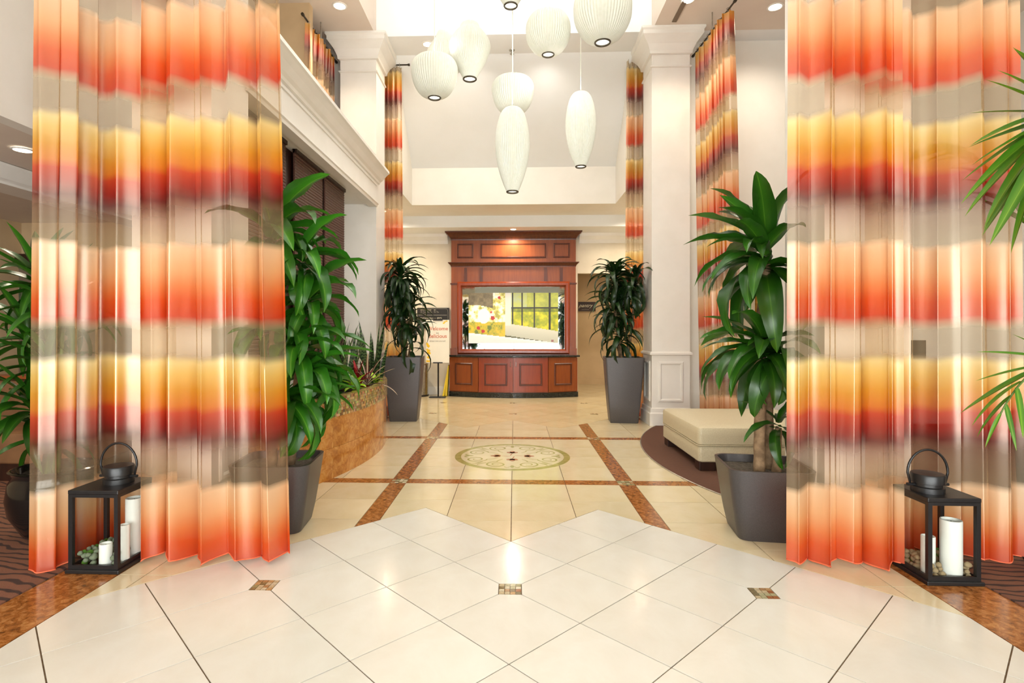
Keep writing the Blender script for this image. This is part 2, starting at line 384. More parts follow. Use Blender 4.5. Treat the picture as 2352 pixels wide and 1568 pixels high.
# ================================================================== the setting: floor
D = 0.6466; MY = 2.876; V0 = MY + D; V1 = 8.235; G = 0.0028
fl = MB(); fl.box(-7, 7, -3.2, 14.2, -0.12, -0.004); floor = fl.build('floor', 'grout')
struct(floor, 'polished cream stone floor with brown granite inlay bands')
def clip(poly, nx, ny, c):
    out = []
    for i, p in enumerate(poly):
        q = poly[(i + 1) % len(poly)]; a = nx * p[0] + ny * p[1] - c; b_ = nx * q[0] + ny * q[1] - c
        if a <= 0: out.append(p)
        if (a < 0 < b_) or (b_ < 0 < a):
            t = a / (a - b_); out.append((p[0] + (q[0] - p[0]) * t, p[1] + (q[1] - p[1]) * t))
    return out
def parea(p): return 0.5 * sum(p[i][0] * p[(i + 1) % len(p)][1] - p[(i + 1) % len(p)][0] * p[i][1] for i in range(len(p))) if len(p) > 2 else 0
def slab(name, polys, mat, z1=0.0, z0=-0.012, parent=None):
    mb = MB(); ok = False
    for p in polys:
        if abs(parea(p)) < 4e-4: continue
        if parea(p) < 0: p = p[::-1]
        mb.prism(p, z0, z1, False); ok = True
    if not ok: return None
    cx = sum(v[0] for v in mb.v) / len(mb.v); cyy = sum(v[1] for v in mb.v) / len(mb.v)
    return mb.build(name, mat, parent or floor, pivot=(cx, cyy, 0))
r2 = math.sqrt(0.5)
MS = 0.058   # half side of a mosaic inset
def diamond(cx, cyy, mos):
    h = D / 2 - G * 1.5
    p = [(cx + h, cyy), (cx, cyy + h), (cx - h, cyy), (cx, cyy - h)]
    for mx_, my_ in mos:
        if abs(mx_ - cx) < D * 0.6 and abs(my_ - cyy) < 0.05:
            p = clip(p, 1, 0, mx_ - MS - G) if mx_ > cx else clip(p, -1, 0, -(mx_ + MS + G))
        if abs(my_ - cyy) < D * 0.6 and abs(mx_ - cx) < 0.05:
            p = clip(p, 0, 1, my_ - MS - G) if my_ > cyy else clip(p, 0, -1, -(my_ + MS + G))
    return p
front_m = [(2 * D * k, MY + 2 * D * j) for k in (-1, 0, 1) for j in (0, -1)]
far_m = [(2 * D * k, V1 + D + 2 * D * j) for k in (-1, 0, 1) for j in (0, 1)]
def centers(x0, x1, y0, y1, ybase):
    for i in range(-12, 13):
        for j in range(-20, 20):
            for ox, oy in ((D / 2, 0), (0, D / 2)):
                cx, cyy = i * D + ox, ybase + j * D + oy
                if x0 < cx < x1 and y0 < cyy < y1: yield cx, cyy
SX = 2.15
for cx, cyy in centers(-SX - D / 2, SX + D / 2, 0.9, 5, MY):
    f = V0 + abs(cx) if abs(cx) < D else V0 + 2 * D - abs(cx)
    if cyy > f - 0.05: continue
    p = clip(clip(diamond(cx, cyy, front_m), 1, 0, SX - G), -1, 0, SX - G)
    slab('diamond_tile', [p], 'tile_front')
for cx, cyy in centers(-2.4, 2.9, 7, 13.9, V1):
    if cyy > 11.6 and cx < 1.2: continue
    g = V1 - abs(cx) if abs(cx) < D else V1 - 2 * D + abs(cx)
    if cyy < g + 0.05: continue
    slab('diamond_tile', [diamond(cx, cyy, far_m)], 'tile_far')
slab('floor_apron', [[(-SX, -3.1), (SX, -3.1), (SX, 0.75), (-SX, 0.75)]], 'tile_front', -0.003)
# straight grid between the two zigzags
TW = 0.465
xs = [-(1.07 + 2 * TW), -(1.07 + TW), -1.07, -0.93, -TW, 0, TW, 0.93, 1.07, 1.07 + TW, 1.07 + 2 * TW, 1.07 + 3 * TW]
xs = [-(1.07 + 3 * TW)] + xs
ys = [2.505, 2.97, 3.435, 3.90, 4.365, 4.83, 4.97] + [4.97 + 0.46175 * k for k in (1, 2, 3)] + [6.817, 6.957, 6.957 + TW, 6.957 + 2 * TW, 6.957 + 3 * TW]
def trimmed(p):
    """pieces of p between the zigzag edges"""
    out = []
    for lo, hi, seams in ((-9, -D, (1,)), (-D, 0, (-1,)), (0, D, (1,)), (D, 9, (-1,))):
        q = clip(clip(p, -1, 0, -lo), 1, 0, hi)
        if len(q) < 3: continue
        mid = (lo + hi) / 2
        if lo == -9:   q = clip(q, 1, -1, -(V0 + 2 * D) - G * 2); q = clip(q, 1, 1, V1 - 2 * D - G * 2 + 0) if False else clip(q, 1, 1, V1 - 2 * D - G * 2)
        elif lo == -D: q = clip(q, -1, -1, -V0 - G * 2); q = clip(q, -1, 1, V1 - G * 2)
        elif lo == 0:  q = clip(q, 1, -1, -V0 - G * 2); q = clip(q, 1, 1, V1 - G * 2)
        else:          q = clip(q, -1, -1, -(V0 + 2 * D) - G * 2); q = clip(q, -1, 1, V1 - 2 * D - G * 2)
        if len(q) >= 3: out.append(q)
    return out
for i in range(len(xs) - 1):
    for j in range(len(ys) - 1):
        bx = abs(xs[i + 1] - xs[i] - 0.14) < 0.01; by = abs(ys[j + 1] - ys[j] - 0.14) < 0.01
        if bx and by: continue
        g2 = G * 0.6 if (bx or by) else G
        p = [(xs[i] + g2, ys[j] + g2), (xs[i + 1] - g2, ys[j] + g2), (xs[i + 1] - g2, ys[j + 1] - g2), (xs[i] + g2, ys[j + 1] - g2)]
        if xs[i + 1] < -SX - 0.05 or (xs[i] > 2.2 and not (7 < ys[j])): continue
        if abs((xs[i] + xs[i + 1]) / 2) > 1.9 and 4.5 < ys[j] < 7.2: continue
        if ys[j] < 4.6: p = clip(clip(p, 1, 0, SX - G), -1, 0, SX - G)
        slab('granite_strip' if (bx or by) else 'square_tile', trimmed(p), 'granite' if (bx or by) else 'tile_mid')
for sx in (-1, 1):                       # granite bands beside the front carpet
    y = -3.1
    while y < 3.7:
        y2 = min(y + 0.61, 3.75)
        p = [(sx * (SX + G), y + G), (sx * (2.49 - G), y + G), (sx * (2.49 - G), y2 - G), (sx * (SX + G), y2 - G)]
        slab('granite_strip', [p], 'granite'); y += 0.61
TINTS = [C(170, 130, 86), C(196, 176, 138), C(150, 142, 98), C(206, 192, 160), C(160, 100, 58), C(128, 110, 72), C(190, 150, 100), C(178, 170, 130)]
def chip_mat(i):
    k = 'chip%d' % i
    if k not in M: M[k] = plain('mosaic_stone_%d' % i, TINTS[i], 0.15, col2=tuple(c * 0.7 for c in TINTS[i][:3]) + (1,), scale=60)
    return k
def mosaic(cx, cyy, half, single, n=4):
    s = 2 * half / n
    if single:
        for i in range(n):
            for j in range(n):
                x, y = cx - half + i * s, cyy - half + j * s
                slab('mosaic_chip', [[(x + .0015, y + .0015), (x + s - .0015, y + .0015), (x + s - .0015, y + s - .0015), (x + .0015, y + s - .0015)]], chip_mat(random.randrange(8)))
    else:
        mb = MB()
        for i in range(n):
            for j in range(n):
                x, y = cx - half + i * s, cyy - half + j * s; mb.cur = random.choice(TINTS)
                mb.prism([(x + .002, y + .002), (x + s - .002, y + .002), (x + s - .002, y + s - .002), (x + .002, y + s - .002)], -0.01, 0.0)
        tag(mb.build('mosaic_inset', 'chips', floor), None, kind='stuff')
for k in (-1, 0, 1): mosaic(2 * D * k, MY, MS, True); mosaic(2 * D * k, MY - 2 * D, MS, False)
for mx_, my_ in far_m: mosaic(mx_, my_, MS, False)
for x in (-1, 1):
    for y in (4.9, 6.887): mosaic(x, y, 0.07, False)

# medallion
MC = (0, 5.9)
md = MB(); md.lathe([(0.545, 0.0), (0.545, 0.0012)], 72, (MC[0], MC[1], 0)); med = md.build('medallion', 'tile_mid', floor); med['label'] = 'round floor medallion with sage scrolls and rust flowers'
mr_ = MB()
def ring_flat(mb, r0, r1, z, seg=72):
    a = [(MC[0] + r0 * math.cos(2 * PI * i / seg), MC[1] + r0 * math.sin(2 * PI * i / seg)) for i in range(seg)]
    b_ = [(MC[0] + r1 * math.cos(2 * PI * i / seg), MC[1] + r1 * math.sin(2 * PI * i / seg)) for i in range(seg)]
    mb.loft([[(x, y, 0) for x, y in a], [(x, y, z) for x, y in a], [(x, y, z) for x, y in b_], [(x, y, 0) for x, y in b_]], False, False)
ring_flat(mr_, 0.545, 0.61, 0.0016); mr_.build('medallion_ring', 'sage', med, pivot=(0, 0, 0))
def ribbon(mb, pts, wd, z=0.0018):
    L_, R_ = [], []
    for i, p in enumerate(pts):
        a, b_ = pts[max(i - 1, 0)], pts[min(i + 1, len(pts) - 1)]
        dx, dy = b_[0] - a[0], b_[1] - a[1]; l = math.hypot(dx, dy) or 1
        t = i / (len(pts) - 1); h = wd * (0.45 + 0.55 * math.sin(PI * min(1, t * 1.1)))
        L_.append((p[0] - dy / l * h, p[1] + dx / l * h, z)); R_.append((p[0] + dy / l * h, p[1] - dx / l * h, z))
    for i in range(len(pts) - 1): mb.poly([R_[i], R_[i + 1], L_[i + 1], L_[i]])
for k in range(4):
    for s in (1, -1):
        mb = MB(); a = k * PI / 2
        def rotp(x, y): y *= s; return (MC[0] + x * math.cos(a) - y * math.sin(a), MC[1] + x * math.sin(a) + y * math.cos(a))
        pts = [rotp(0.15 + 0.11 * (i / 8), 0.10 + 0.055 * math.sin(i / 8 * PI / 2)) for i in range(8)]
        for i in range(33):                                   # stem from the centre rolling up into a spiral
            u = i / 32; th = PI - u * 3.3 * PI; rr = 0.112 * (1 - 0.80 * u)
            pts.append(rotp(0.372 + rr * math.cos(th), 0.155 + rr * math.sin(th)))
        ribbon(mb, pts, 0.010)
        ribbon(mb, [rotp(0.30 + 0.10 * i / 10, 0.262 + 0.085 * math.sin(i / 10 * PI / 2)) for i in range(11)], 0.012, 0.0021)
        ribbon(mb, [rotp(0.46 + 0.04 * math.sin(i / 10 * PI), 0.06 - 0.06 * i / 10 + 0.02) for i in range(11)], 0.009, 0.0021)
        mb.build('scroll', 'sage', med, pivot=(0, 0, 0))
for k in range(4):
    mb = MB(); a0 = k * PI / 2
    for q, (rr, ln) in enumerate(((0.16, 0.105), (0.12, 0.08), (0.12, 0.08))):
        da = (0, 0.75, -0.75)[q]; bx_, by_ = 0.13 * math.cos(a0), 0.13 * math.sin(a0)
        pts = []
        for i in range(16):
            t = i / 16 * 2 * PI; u = ln * 0.5 * (1 + math.cos(t)); v_ = 0.03 * math.sin(t)
            pts.append((MC[0] + bx_ + u * math.cos(a0 + da) - v_ * math.sin(a0 + da), MC[1] + by_ + u * math.sin(a0 + da) + v_ * math.cos(a0 + da), 0.002))
        mb.poly(pts)
    c0 = [(MC[0] + 0.03 * math.cos(a0 + PI / 4) + (0.13 * math.cos(a0) - 0.03 * math.cos(a0 + PI / 4)) * t, MC[1] + 0.03 * math.sin(a0 + PI / 4) + (0.13 * math.sin(a0) - 0.03 * math.sin(a0 + PI / 4)) * t) for t in [i / 6 for i in range(7)]]
    ribbon(mb, c0, 0.006)
    mb.build('flower', 'rust', med, pivot=(0, 0, 0))
    mb = MB(); mb.poly([(MC[0] + 0.46 * math.cos(a0) + 0.05 * math.cos(t) * math.cos(a0) - 0.02 * math.sin(t) * math.sin(a0), MC[1] + 0.46 * math.sin(a0) + 0.05 * math.cos(t) * math.sin(a0) + 0.02 * math.sin(t) * math.cos(a0), 0.002) for t in [i / 12 * 2 * PI for i in range(12)]])
    mb.build('leaf_inlay', 'sage', med, pivot=(0, 0, 0))

# carpets
ACX, ACY, AR = 5.05, 5.9, 3.6
def arc_x(y): return ACX - math.sqrt(max(AR * AR - (y - ACY) ** 2, 0))
arc = [(arc_x(3.75 + (8.1 - 3.75) * i / 40), 3.75 + (8.1 - 3.75) * i / 40) for i in range(41)]
def carpet(name, poly, mat, label):
    mb = MB(); mb.prism(poly if parea(poly) > 0 else poly[::-1], -0.004, 0.006); o = mb.build(name, mat); return tag(o, label, 'carpet')
cr = carpet('carpet', arc + [(6.7, 8.1), (6.7, 3.75)], 'carpet_fine', 'ribbed brown carpet with a curved edge under the cream ottoman')
eb = MB(); eb.tube([(x - 0.004, y, 0.004) for x, y in arc], 0.006, 6); eb.build('edge_strip', 'chrome', cr)
carpet('carpet', [(2.49, -2.7), (6.7, -2.7), (6.7, 3.745), (2.49, 3.745)], 'carpet', 'brown wavy-striped carpet beside the lantern with two candles')
carpet('carpet', [(-2.49, -2.7), (-2.49, 6.9), (-6.4, 6.9), (-6.4, -2.7)], 'carpet', 'brown wavy-striped carpet beside the lantern with three candles')

# ================================================================== walls and ceilings
ZS, ZR, ZL = 5.53, 6.3, 3.33
def sbox(name, label, mat, *b_):
    mb = MB(); mb.box(*b_); return struct(mb.build(name, mat), label)
wb = sbox('wall_back', 'cream back wall behind the cherry cabinet', 'wall_plaster', -3.3, 1.33, 11.5, 11.62, -0.02, ZL)
mb = MB(); mb.box(1.33, 3.2, 11.5, 11.62, 2.51, ZL); mb.build('header', 'wall_plaster', wb)
mb = MB(); mb.profile([(0, 3.13), (0.02, 3.13), (0.03, 3.2), (0.09, 3.27), (0.1, ZL), (0, ZL)], (-3.2, 11.5), (-1.36, 11.5), (0, -1)); mb.profile([(0, 3.13), (0.02, 3.13), (0.03, 3.2), (0.09, 3.27), (0.1, ZL), (0, ZL)], (1.36, 11.5), (3.1, 11.5), (0, -1))
struct(mb.build('trim_1', 'trim'), 'white crown moulding along the top of the back wall')
mb = MB(); mb.box(-3.2, -1.33, 11.47, 11.5, 0, 0.16); struct(mb.build('baseboard_back', 'trim'), 'white baseboard below the menu board wall')
sbox('wall_corridor', 'shaded tan end wall of the pantry corridor', 'wall_tan', 1.2, 3.3, 13.75, 13.87, -0.02, 2.8)
mb = MB(); mb.box(1.25, 3.2, 13.72, 13.75, 0, 0.14); struct(mb.build('baseboard_corridor', 'wall_tan'), 'tan baseboard at the end of the corridor')
sbox('wall_corridor_side', 'corridor side wall beyond the cabinet', 'wall_plaster', 1.2, 1.33, 11.62, 13.75, -0.02, 2.8)
sbox('wall_corridor_far_side', 'corridor side wall beyond the tall dracaena', 'wall_plaster', 3.1, 3.25, 11.5, 13.75, -0.02, 2.8)
sbox('ceiling_corridor', 'low corridor ceiling', 'ceiling_warm', 1.2, 3.3, 11.62, 13.87, 2.8, 2.9)
sbox('wall_alcove_left', 'side wall of the alcove by the bin', 'wall', -3.35, -3.2, 8.15, 11.6, -0.02, 3.6)
sbox('wall_alcove_right', 'side wall of the alcove by the corridor', 'wall', 3.1, 3.25, 8.15, 11.5, -0.02, 3.6)
sbox('ceiling_alcove', 'low white ceiling over the cherry cabinet', 'ceiling', -3.3, 3.2, 10.7, 11.6, ZL, 3.55)
sbox('wall_upper_back', 'white upper wall above the alcove', 'wall', -3.3, 3.2, 9.75, 10.72, 3.55, 4.2)
mb = MB(); mb.loft([[(x, 9.75, 4.2), (x, 9.95, 4.2), (x, 8.65, 5.7), (x, 8.4, ZS)] for x in (-3.3, 3.2)]); struct(mb.build('ceiling_slope', 'ceiling'), 'white sloped ceiling behind the pendant lamps')
sbox('wall_upper_left', 'white upper side wall beside the narrow far curtain', 'wall', -3.3, -1.79, 8.6, 9.75, 3.55, 5.7)
sbox('wall_upper_right', 'white upper side wall beside the striped far curtain', 'wall', 1.79, 3.2, 8.6, 9.75, 3.55, 5.7)
sbox('beam_cross', 'white cross beam between the far columns', 'ceiling', -6.7, 6.9, 7.85, 8.45, ZS, ZR + .1)
sbox('ceiling_soffit_left', 'cream dropped soffit with a downlight', 'ceiling_warm', -6.6, -1.95, -3.0, 7.85, ZS, ZR + .1)
sbox('ceiling_soffit_right', 'cream dropped soffit with a slot vent', 'ceiling_warm', 1.95, 6.9, -3.0, 7.85, ZS, ZR + .1)
sbox('ceiling', 'bright white recessed ceiling above the pendant lamps', 'ceiling', -1.95, 1.95, -3.0, 7.85, ZR, ZR + .1)
sbox('wall_back_right', 'cream wall behind the ottoman corner', 'wall', 2.48, 6.9, 8.15, 8.3, -0.02, ZS)
sbox('wall_right', 'cream side wall', 'wall', 6.7, 6.9, -3.0, 8.15, -0.02, ZS)
sbox('wall_back_left', 'pale upper wall above the cornice', 'wall', -6.6, -2.48, 8.15, 8.3, -0.02, ZS)
sbox('wall_left', 'tan side wall of the dining area', 'wall_tan', -6.6, -6.4, -3.0, 8.15, -0.02, ZS)
sbox('wall_bulkhead', 'white bulkhead wall above the dining area', 'wall', -3.42, -3.3, -3.0, 7.0, 2.73, ZS)
sbox('ceiling_dining', 'low ceiling of the dining area with downlight', 'ceiling_warm', -6.4, -3.42, -3.0, 7.0, 2.735, 2.83)
mb = MB(); mb.box(-4.6, -4.3, -3.0, 7.0, 2.58, 2.73); mb.profile([(0, 2.6), (0.03, 2.62), (0.1, 2.71), (0.1, 2.73), (0, 2.73)], (-4.3, -3.0), (-4.3, 7.0), (1, 0))
struct(mb.build('trim_2', 'trim'), 'white moulded beam on the dining area ceiling')
wd = sbox('wall_dining', 'tan end wall of the dining area', 'wall_tan', -6.4, -2.6, 7.0, 7.12, -0.02, ZS)
mb = MB(); mb.box(-6.4, -3.5, 6.9, 7.0, 2.2, 2.32); mb.build('shelf_header', 'dark_wood', wd)
mb = MB(); mb.box(-6.4, -3.5, 6.96, 7.0, 0.02, 2.2); mb.build('wall_panel', 'wall_taupe', wd)
# entrance side behind the photographer: glazed wall seen in the mirror
mb = MB(); mb.box(-6.6, -4.0, -2.85, -2.7, 0, ZS); mb.box(4.0, 6.9, -2.85, -2.7, 0, ZS); mb.box(-4.0, 4.0, -2.85, -2.7, 2.9, ZR)
struct(mb.build('wall_front', 'wall'), 'entrance wall around the glazing')
wi = MB()
for i in range(7): x = -4.0 + i * 8 / 6; wi.box(x - 0.035, x + 0.035, -2.82, -2.74, 0, 2.9)
for z in (0.03, 1.0, 2.2, 2.87): wi.box(-4, 4, -2.81, -2.75, z - 0.03, z + 0.03)
wn = struct(wi.build('window_1', 'black_metal'), 'dark framed entrance glazing')
mb = MB(); mb.box(-4, 4, -2.785, -2.779, 0, 2.9); mb.build('pane', 'glass', wn)

# columns
def column(x0, x1, y0, y1, label, zt=ZS):
    cx, cyy = (x0 + x1) / 2, (y0 + y1) / 2
    c = thing('column', (cx, cyy, 0), label, 'column', kind='structure')
    def rings(levels):
        mb = MB(); mb.loft([[(x0 - e, y0 - e, z), (x1 + e, y0 - e, z), (x1 + e, y1 + e, z), (x0 - e, y1 + e, z)] for e, z in levels]); return mb
    rings([(0, 0), (0, zt)]).build('shaft', 'trim', c)
    rings([(0.035, 0), (0.035, 0.17), (0.022, 0.19), (0.018, 0.24), (0.002, 0.25)]).build('plinth', 'trim', c)
    rings([(0.003, 0.985), (0.03, 0.995), (0.03, 1.02), (0.012, 1.035), (0.003, 1.04)]).build('chair_rail', 'trim', c)
    if zt > 5:
        rings([(0.003, 5.02), (0.02, 5.03), (0.02, 5.045), (0.003, 5.055)]).build('neck_ring', 'trim', c)
        rings([(0.003, zt - 0.33), (0.03, zt - 0.32), (0.035, zt - 0.28), (0.07, zt - 0.2), (0.13, zt - 0.12), (0.15, zt - 0.1), (0.15, zt - 0.05), (0.17, zt - 0.03), (0.17, zt - 0.001)]).build('capital', 'trim', c)
    mb = MB(); mb.frame(x0 + 0.09, x1 - 0.09, 0.33, 0.9, y0, 0.045, 0.016); mb.build('panel_moulding', 'trim', c)
    for xx, sg in ((x0, -1), (x1, 1)):
        q = MB(); q.frame(y0 + 0.09, y1 - 0.09, 0.33, 0.9, 0, 0.045, 0.016)
        q.v = [(xx - sg * yy, xv, z) for xv, yy, z in q.v]; q.build('panel_moulding', 'trim', c)
    return c
column(1.95, 2.48, 7.85, 8.36, 'white square column behind the cream ottoman')
column(-2.47, -1.95, 7.85, 8.36, 'white square column at the end of the cornice beam')
column(1.97, 2.5, 3.55, 4.06, 'white square column half hidden behind the curtain and the lantern with two candles')
column(-2.48, -1.95, 3.54, 4.04, 'white square column half hidden behind the curtain and the lantern with three candles')

# cornice beam over the blinds
ent = thing('trim_3', (-2.0, 5.9, 3.1), 'deep white cornice beam above the brown woven blinds', 'cornice', kind='structure')
mb = MB(); mb.box(-2.42, -1.95, 4.0, 7.85, 3.14, 3.55); mb.build('frieze', 'trim', ent)
mb = MB(); mb.profile([(0, 3.10), (0.012, 3.10), (0.02, 3.13), (0.035, 3.14), (0.035, 3.17), (0.02, 3.18), (0, 3.19), (-0.1, 3.19), (-0.1, 3.10)], (-1.95, 4.0), (-1.95, 7.86), (1, 0)); mb.build('lower_moulding', 'trim', ent)
mb = MB(); mb.profile([(0, 3.40), (0.012, 3.40), (0.012, 3.425), (0, 3.43)], (-1.95, 4.0), (-1.95, 7.86), (1, 0)); mb.build('bead', 'trim', ent)
mb = MB(); mb.profile([(0, 3.45), (0.02, 3.455), (0.03, 3.48), (0.06, 3.50), (0.1, 3.55), (0.14, 3.59), (0.16, 3.60), (0.16, 3.635), (-0.42, 3.64), (-0.42, 3.45)], (-1.95, 4.0), (-1.95, 7.98), (1, 0)); mb.build('crown', 'trim', ent)
mb = MB(); mb.box(-2.32, -2.22, 3.98, 7.85, -0.02, 1.0); struct(mb.build('wall_planter_back', 'wall'), 'low wall behind the curved planter')

# woven blinds
def blind(y0, y1, label):
    t = thing('woven_blind', (-2.16, (y0 + y1) / 2, 0.98), label, 'blind', 'brown woven blinds over the planter')
    mb = MB(); z = 0.98
    n = 70; h = (3.14 - 0.98) / n
    prof = []
    for i in range(n):
        zz = 0.98 + i * h; prof += [(0.0, zz), (0.006, zz + h * 0.25), (0.006, zz + h * 0.75)]
    prof += [(0, 3.14), (-0.012, 3.14), (-0.012, 0.98)]
    mb.profile(prof, (-2.16, y0), (-2.16, y1), (1, 0)); mb.build('woven_panel', 'blind', t)
    mb = MB(); mb.box(-2.18, -2.135, y0, y1, 3.10, 3.15); mb.build('head_rail', 'dark_wood', t)
    mb = MB(); mb.box(-2.175, -2.145, y0, y1, 0.96, 0.985); mb.build('bottom_bar', 'dark_wood', t)
    return t
blind(6.30, 7.02, 'brown woven blind panel nearest the far column')
blind(5.42, 6.22, 'brown woven blind panel in the middle of the three blinds')
blind(4.3, 5.2, 'brown woven blind panel half hidden by the leafy corn plant')
mb = MB(); mb.box(-2.24, -2.2, 5.15, 6.4, 1.0, 3.12); tag(mb.build('blind_backing', 'dark_wood'), 'dark divider strip between the woven blinds', 'backing')  # dark sheet set behind the blinds to fill the gaps between them

# ================================================================== curtains
def resample(path, n):
    seg = [math.dist(a, b_) for a, b_ in zip(path, path[1:])]; tot = sum(seg); out = []
    for i in range(n):
        t = i / (n - 1) * tot; k = 0
        while k < len(seg) - 1 and t > seg[k]: t -= seg[k]; k += 1
        u = t / seg[k]; out.append((path[k][0] + (path[k + 1][0] - path[k][0]) * u, path[k][1] + (path[k + 1][1] - path[k][1]) * u))
    return out, tot
def smooth_path(pts, it):
    for _ in range(it): pts = [pts[0]] + [((a[0] + 2 * b_[0] + c[0]) / 4, (a[1] + 2 * b_[1] + c[1]) / 4) for a, b_, c in zip(pts, pts[1:], pts[2:])] + [pts[-1]]
    return pts
def curtain(label, top, bot, z0, z1, folds, amp, seed, fullness=1.6, vshift=0.0, tilt=0.0, omega=0.35, wob=0.25, nv=46, rings=True, rod_ext=0.1, group=None):
    rnd = random.Random(seed); nu = max(60, int(folds * 24))
    T, lt = resample(top, nu); B_, lb = resample(bot, nu); T = smooth_path(T, 6); B_ = smooth_path(B_, 6)
    fr = [rnd.uniform(0.65, 1.35) for _ in range(folds + 2)]; ph = []; acc = 0
    ws = [rnd.uniform(0.7, 1.3) for _ in range(folds)]; sw = sum(ws); bounds = [0]
    for x in ws: acc += x / sw; bounds.append(acc)
    PH = []
    for i in range(nu):
        u = i / (nu - 1); k = 0
        while k < folds - 1 and u > bounds[k + 1]: k += 1
        PH.append(k + (u - bounds[k]) / (bounds[k + 1] - bounds[k]))
    for _ in range(60): PH = [PH[0]] + [(x + 2 * y + z_) / 4 for x, y, z_ in zip(PH, PH[1:], PH[2:])] + [PH[-1]]
    base = ((bot[0][0] + bot[-1][0]) / 2, (bot[0][1] + bot[-1][1]) / 2, z0)
    t = thing('curtain', base, label, 'curtain', group)
    mb = MB(); grid = []; uvs = []
    for j in range(nv):
        v = j / (nv - 1); z = z0 + (z1 - z0) * v; row = []
        P_ = [(B_[i][0] + (T[i][0] - B_[i][0]) * v, B_[i][1] + (T[i][1] - B_[i][1]) * v) for i in range(nu)]
        for i in range(nu):
            u = i / (nu - 1); k = min(int(PH[i]), folds - 1); loc = PH[i] - k; a = PH[i] * 2 * PI
            am = amp * (fr[k] + (fr[k + 1] - fr[k]) * loc) * (1 + wob * math.sin(v * 5 + PH[i] * 1.7 + seed))
            dx = P_[min(i + 1, nu - 1)][0] - P_[max(i - 1, 0)][0]; dy = P_[min(i + 1, nu - 1)][1] - P_[max(i - 1, 0)][1]; l = math.hypot(dx, dy) or 1
            nx_, ny_ = dy / l, -dx / l
            off = am * math.sin(a) + amp * 0.16 * math.sin(a * 2.37 + seed + v * 0.8) + amp * 0.3 * math.sin(u * 5.1 + seed); tg = omega * amp * math.sin(2 * a)
            drop = 0.012 * math.sin(a * 0.5 + seed) if j < 3 else 0
            row.append(mb.vert((P_[i][0] + nx_ * off + dx / l * tg, P_[i][1] + ny_ * off + dy / l * tg, z + drop)))
            uvs.append((u * (lb + (lt - lb) * v) * fullness, z + vshift + tilt * (u - 0.5) + 0.008 * math.sin(a * 0.5 + 1)))
        grid.append(row)
    for j in range(nv - 1):
        for i in range(nu - 1): mb.face((grid[j][i], grid[j][i + 1], grid[j + 1][i + 1], grid[j + 1][i]))
    hem_pts = [mb.v[i] for i in grid[0]]; top_pts = [mb.v[i] for i in grid[-1]]
    o = mb.build('cloth', 'curtain', t, smooth=0)
    uvl = o.data.uv_layers.new(name='cloth')
    for lp in o.data.loops: uvl.data[lp.index].uv = uvs[lp.vertex_index]
    h = MB(); h.tube(hem_pts[::2], 0.004, 5); h.build('hem', 'hem', t, smooth=0)
    if rings:
        g = MB(); a, b_ = Vector((top[0][0], top[0][1], z1 + 0.035)), Vector((top[-1][0], top[-1][1], z1 + 0.035)); dd = (b_ - a).normalized()
        g.tube([a - dd * rod_ext, b_ + dd * rod_ext], 0.012, 8)
        g.tube([a - dd * (rod_ext + 0.03), a - dd * rod_ext], 0.02, 8); g.tube([b_ + dd * rod_ext, b_ + dd * (rod_ext + 0.03)], 0.02, 8); rod = g.build('rod', 'dark_rod', t, smooth=40)
        g = MB()
        m_ = (a + b_) / 2; g.tube([m_, m_ + Vector((0, 0, max(0.03, ZS - z1 - 0.035)))], 0.008, 6); g.build('rod_bracket', 'chrome', t)
        nr = folds + 1
        for i in range(nr):
            p = a + (b_ - a) * (i + 0.5) / nr; q = MB(); sd = Vector((dd.y, -dd.x, 0))
            q.tube([p + (sd * math.cos(x) + Vector((0, 0, 1)) * math.sin(x)) * 0.024 for x in [k / 10 * 2 * PI for k in range(11)]], 0.004, 5)
            q.tube([p - Vector((0, 0, 0.024)), p - Vector((0, 0, 0.05))], 0.004, 5); q.build('ring', 'chrome', t)
    return t
M['hem'] = plain('salmon_hem', C(226, 112, 72), 0.6, col2=C(216, 98, 60), scale=30)
curtain('sheer orange striped curtain behind the lantern with three candles', [(-2.66, 3.02), (-2.5, 3.04), (-2.46, 3.30), (-2.1, 3.36)], [(-2.66, 2.97), (-2.52, 2.98), (-2.53, 3.33), (-2.08, 3.40)], 0.02, 5.2, 5, 0.032, 3, tilt=0.01, omega=0.2)
curtain('sheer orange striped curtain in front of the leafy corn plant', [(-2.15, 3.17), (-1.40, 3.2)], [(-2.16, 3.14), (-1.285, 3.17)], 0.025, 5.2, 5, 0.052, 5, tilt=0.0, omega=0.25)
curtain('sheer orange striped curtain in front of the tall corn plant by the ottoman', [(1.60, 3.26), (2.2, 3.2)], [(1.575, 3.24), (2.2, 3.17)], 0.025, 5.2, 4, 0.052, 8, tilt=0.0, omega=0.25)
curtain('sheer orange striped curtain behind the lantern with two candles', [(2.12, 3.38), (2.5, 3.4), (2.62, 3.32), (2.93, 3.3)], [(2.14, 3.40), (2.5, 3.41), (2.62, 3.29), (2.95, 3.27)], 0.03, 5.2, 5, 0.042, 11, tilt=0.0, omega=0.25)
curtain('narrow striped curtain hanging behind the dracaena beside the welcome sign', [(-1.72, 8.50), (-2.0, 8.50)], [(-1.68, 8.52), (-2.02, 8.52)], 0.03, 5.40, 4, 0.035, 21, vshift=0.03, fullness=2)
curtain('narrow striped curtain hanging behind the dracaena by the pantry corridor', [(1.73, 8.50), (2.0, 8.50)], [(1.70, 8.52), (2.02, 8.52)], 0.03, 5.43, 4, 0.035, 22, vshift=0.03, fullness=2)
curtain('gathered striped curtain between the white column and the tall corn plant', [(2.66, 6.85), (2.6, 7.95)], [(2.78, 6.9), (2.66, 7.95)], 0.03, 5.25, 8, 0.05, 23, vshift=-0.02, tilt=0.12)
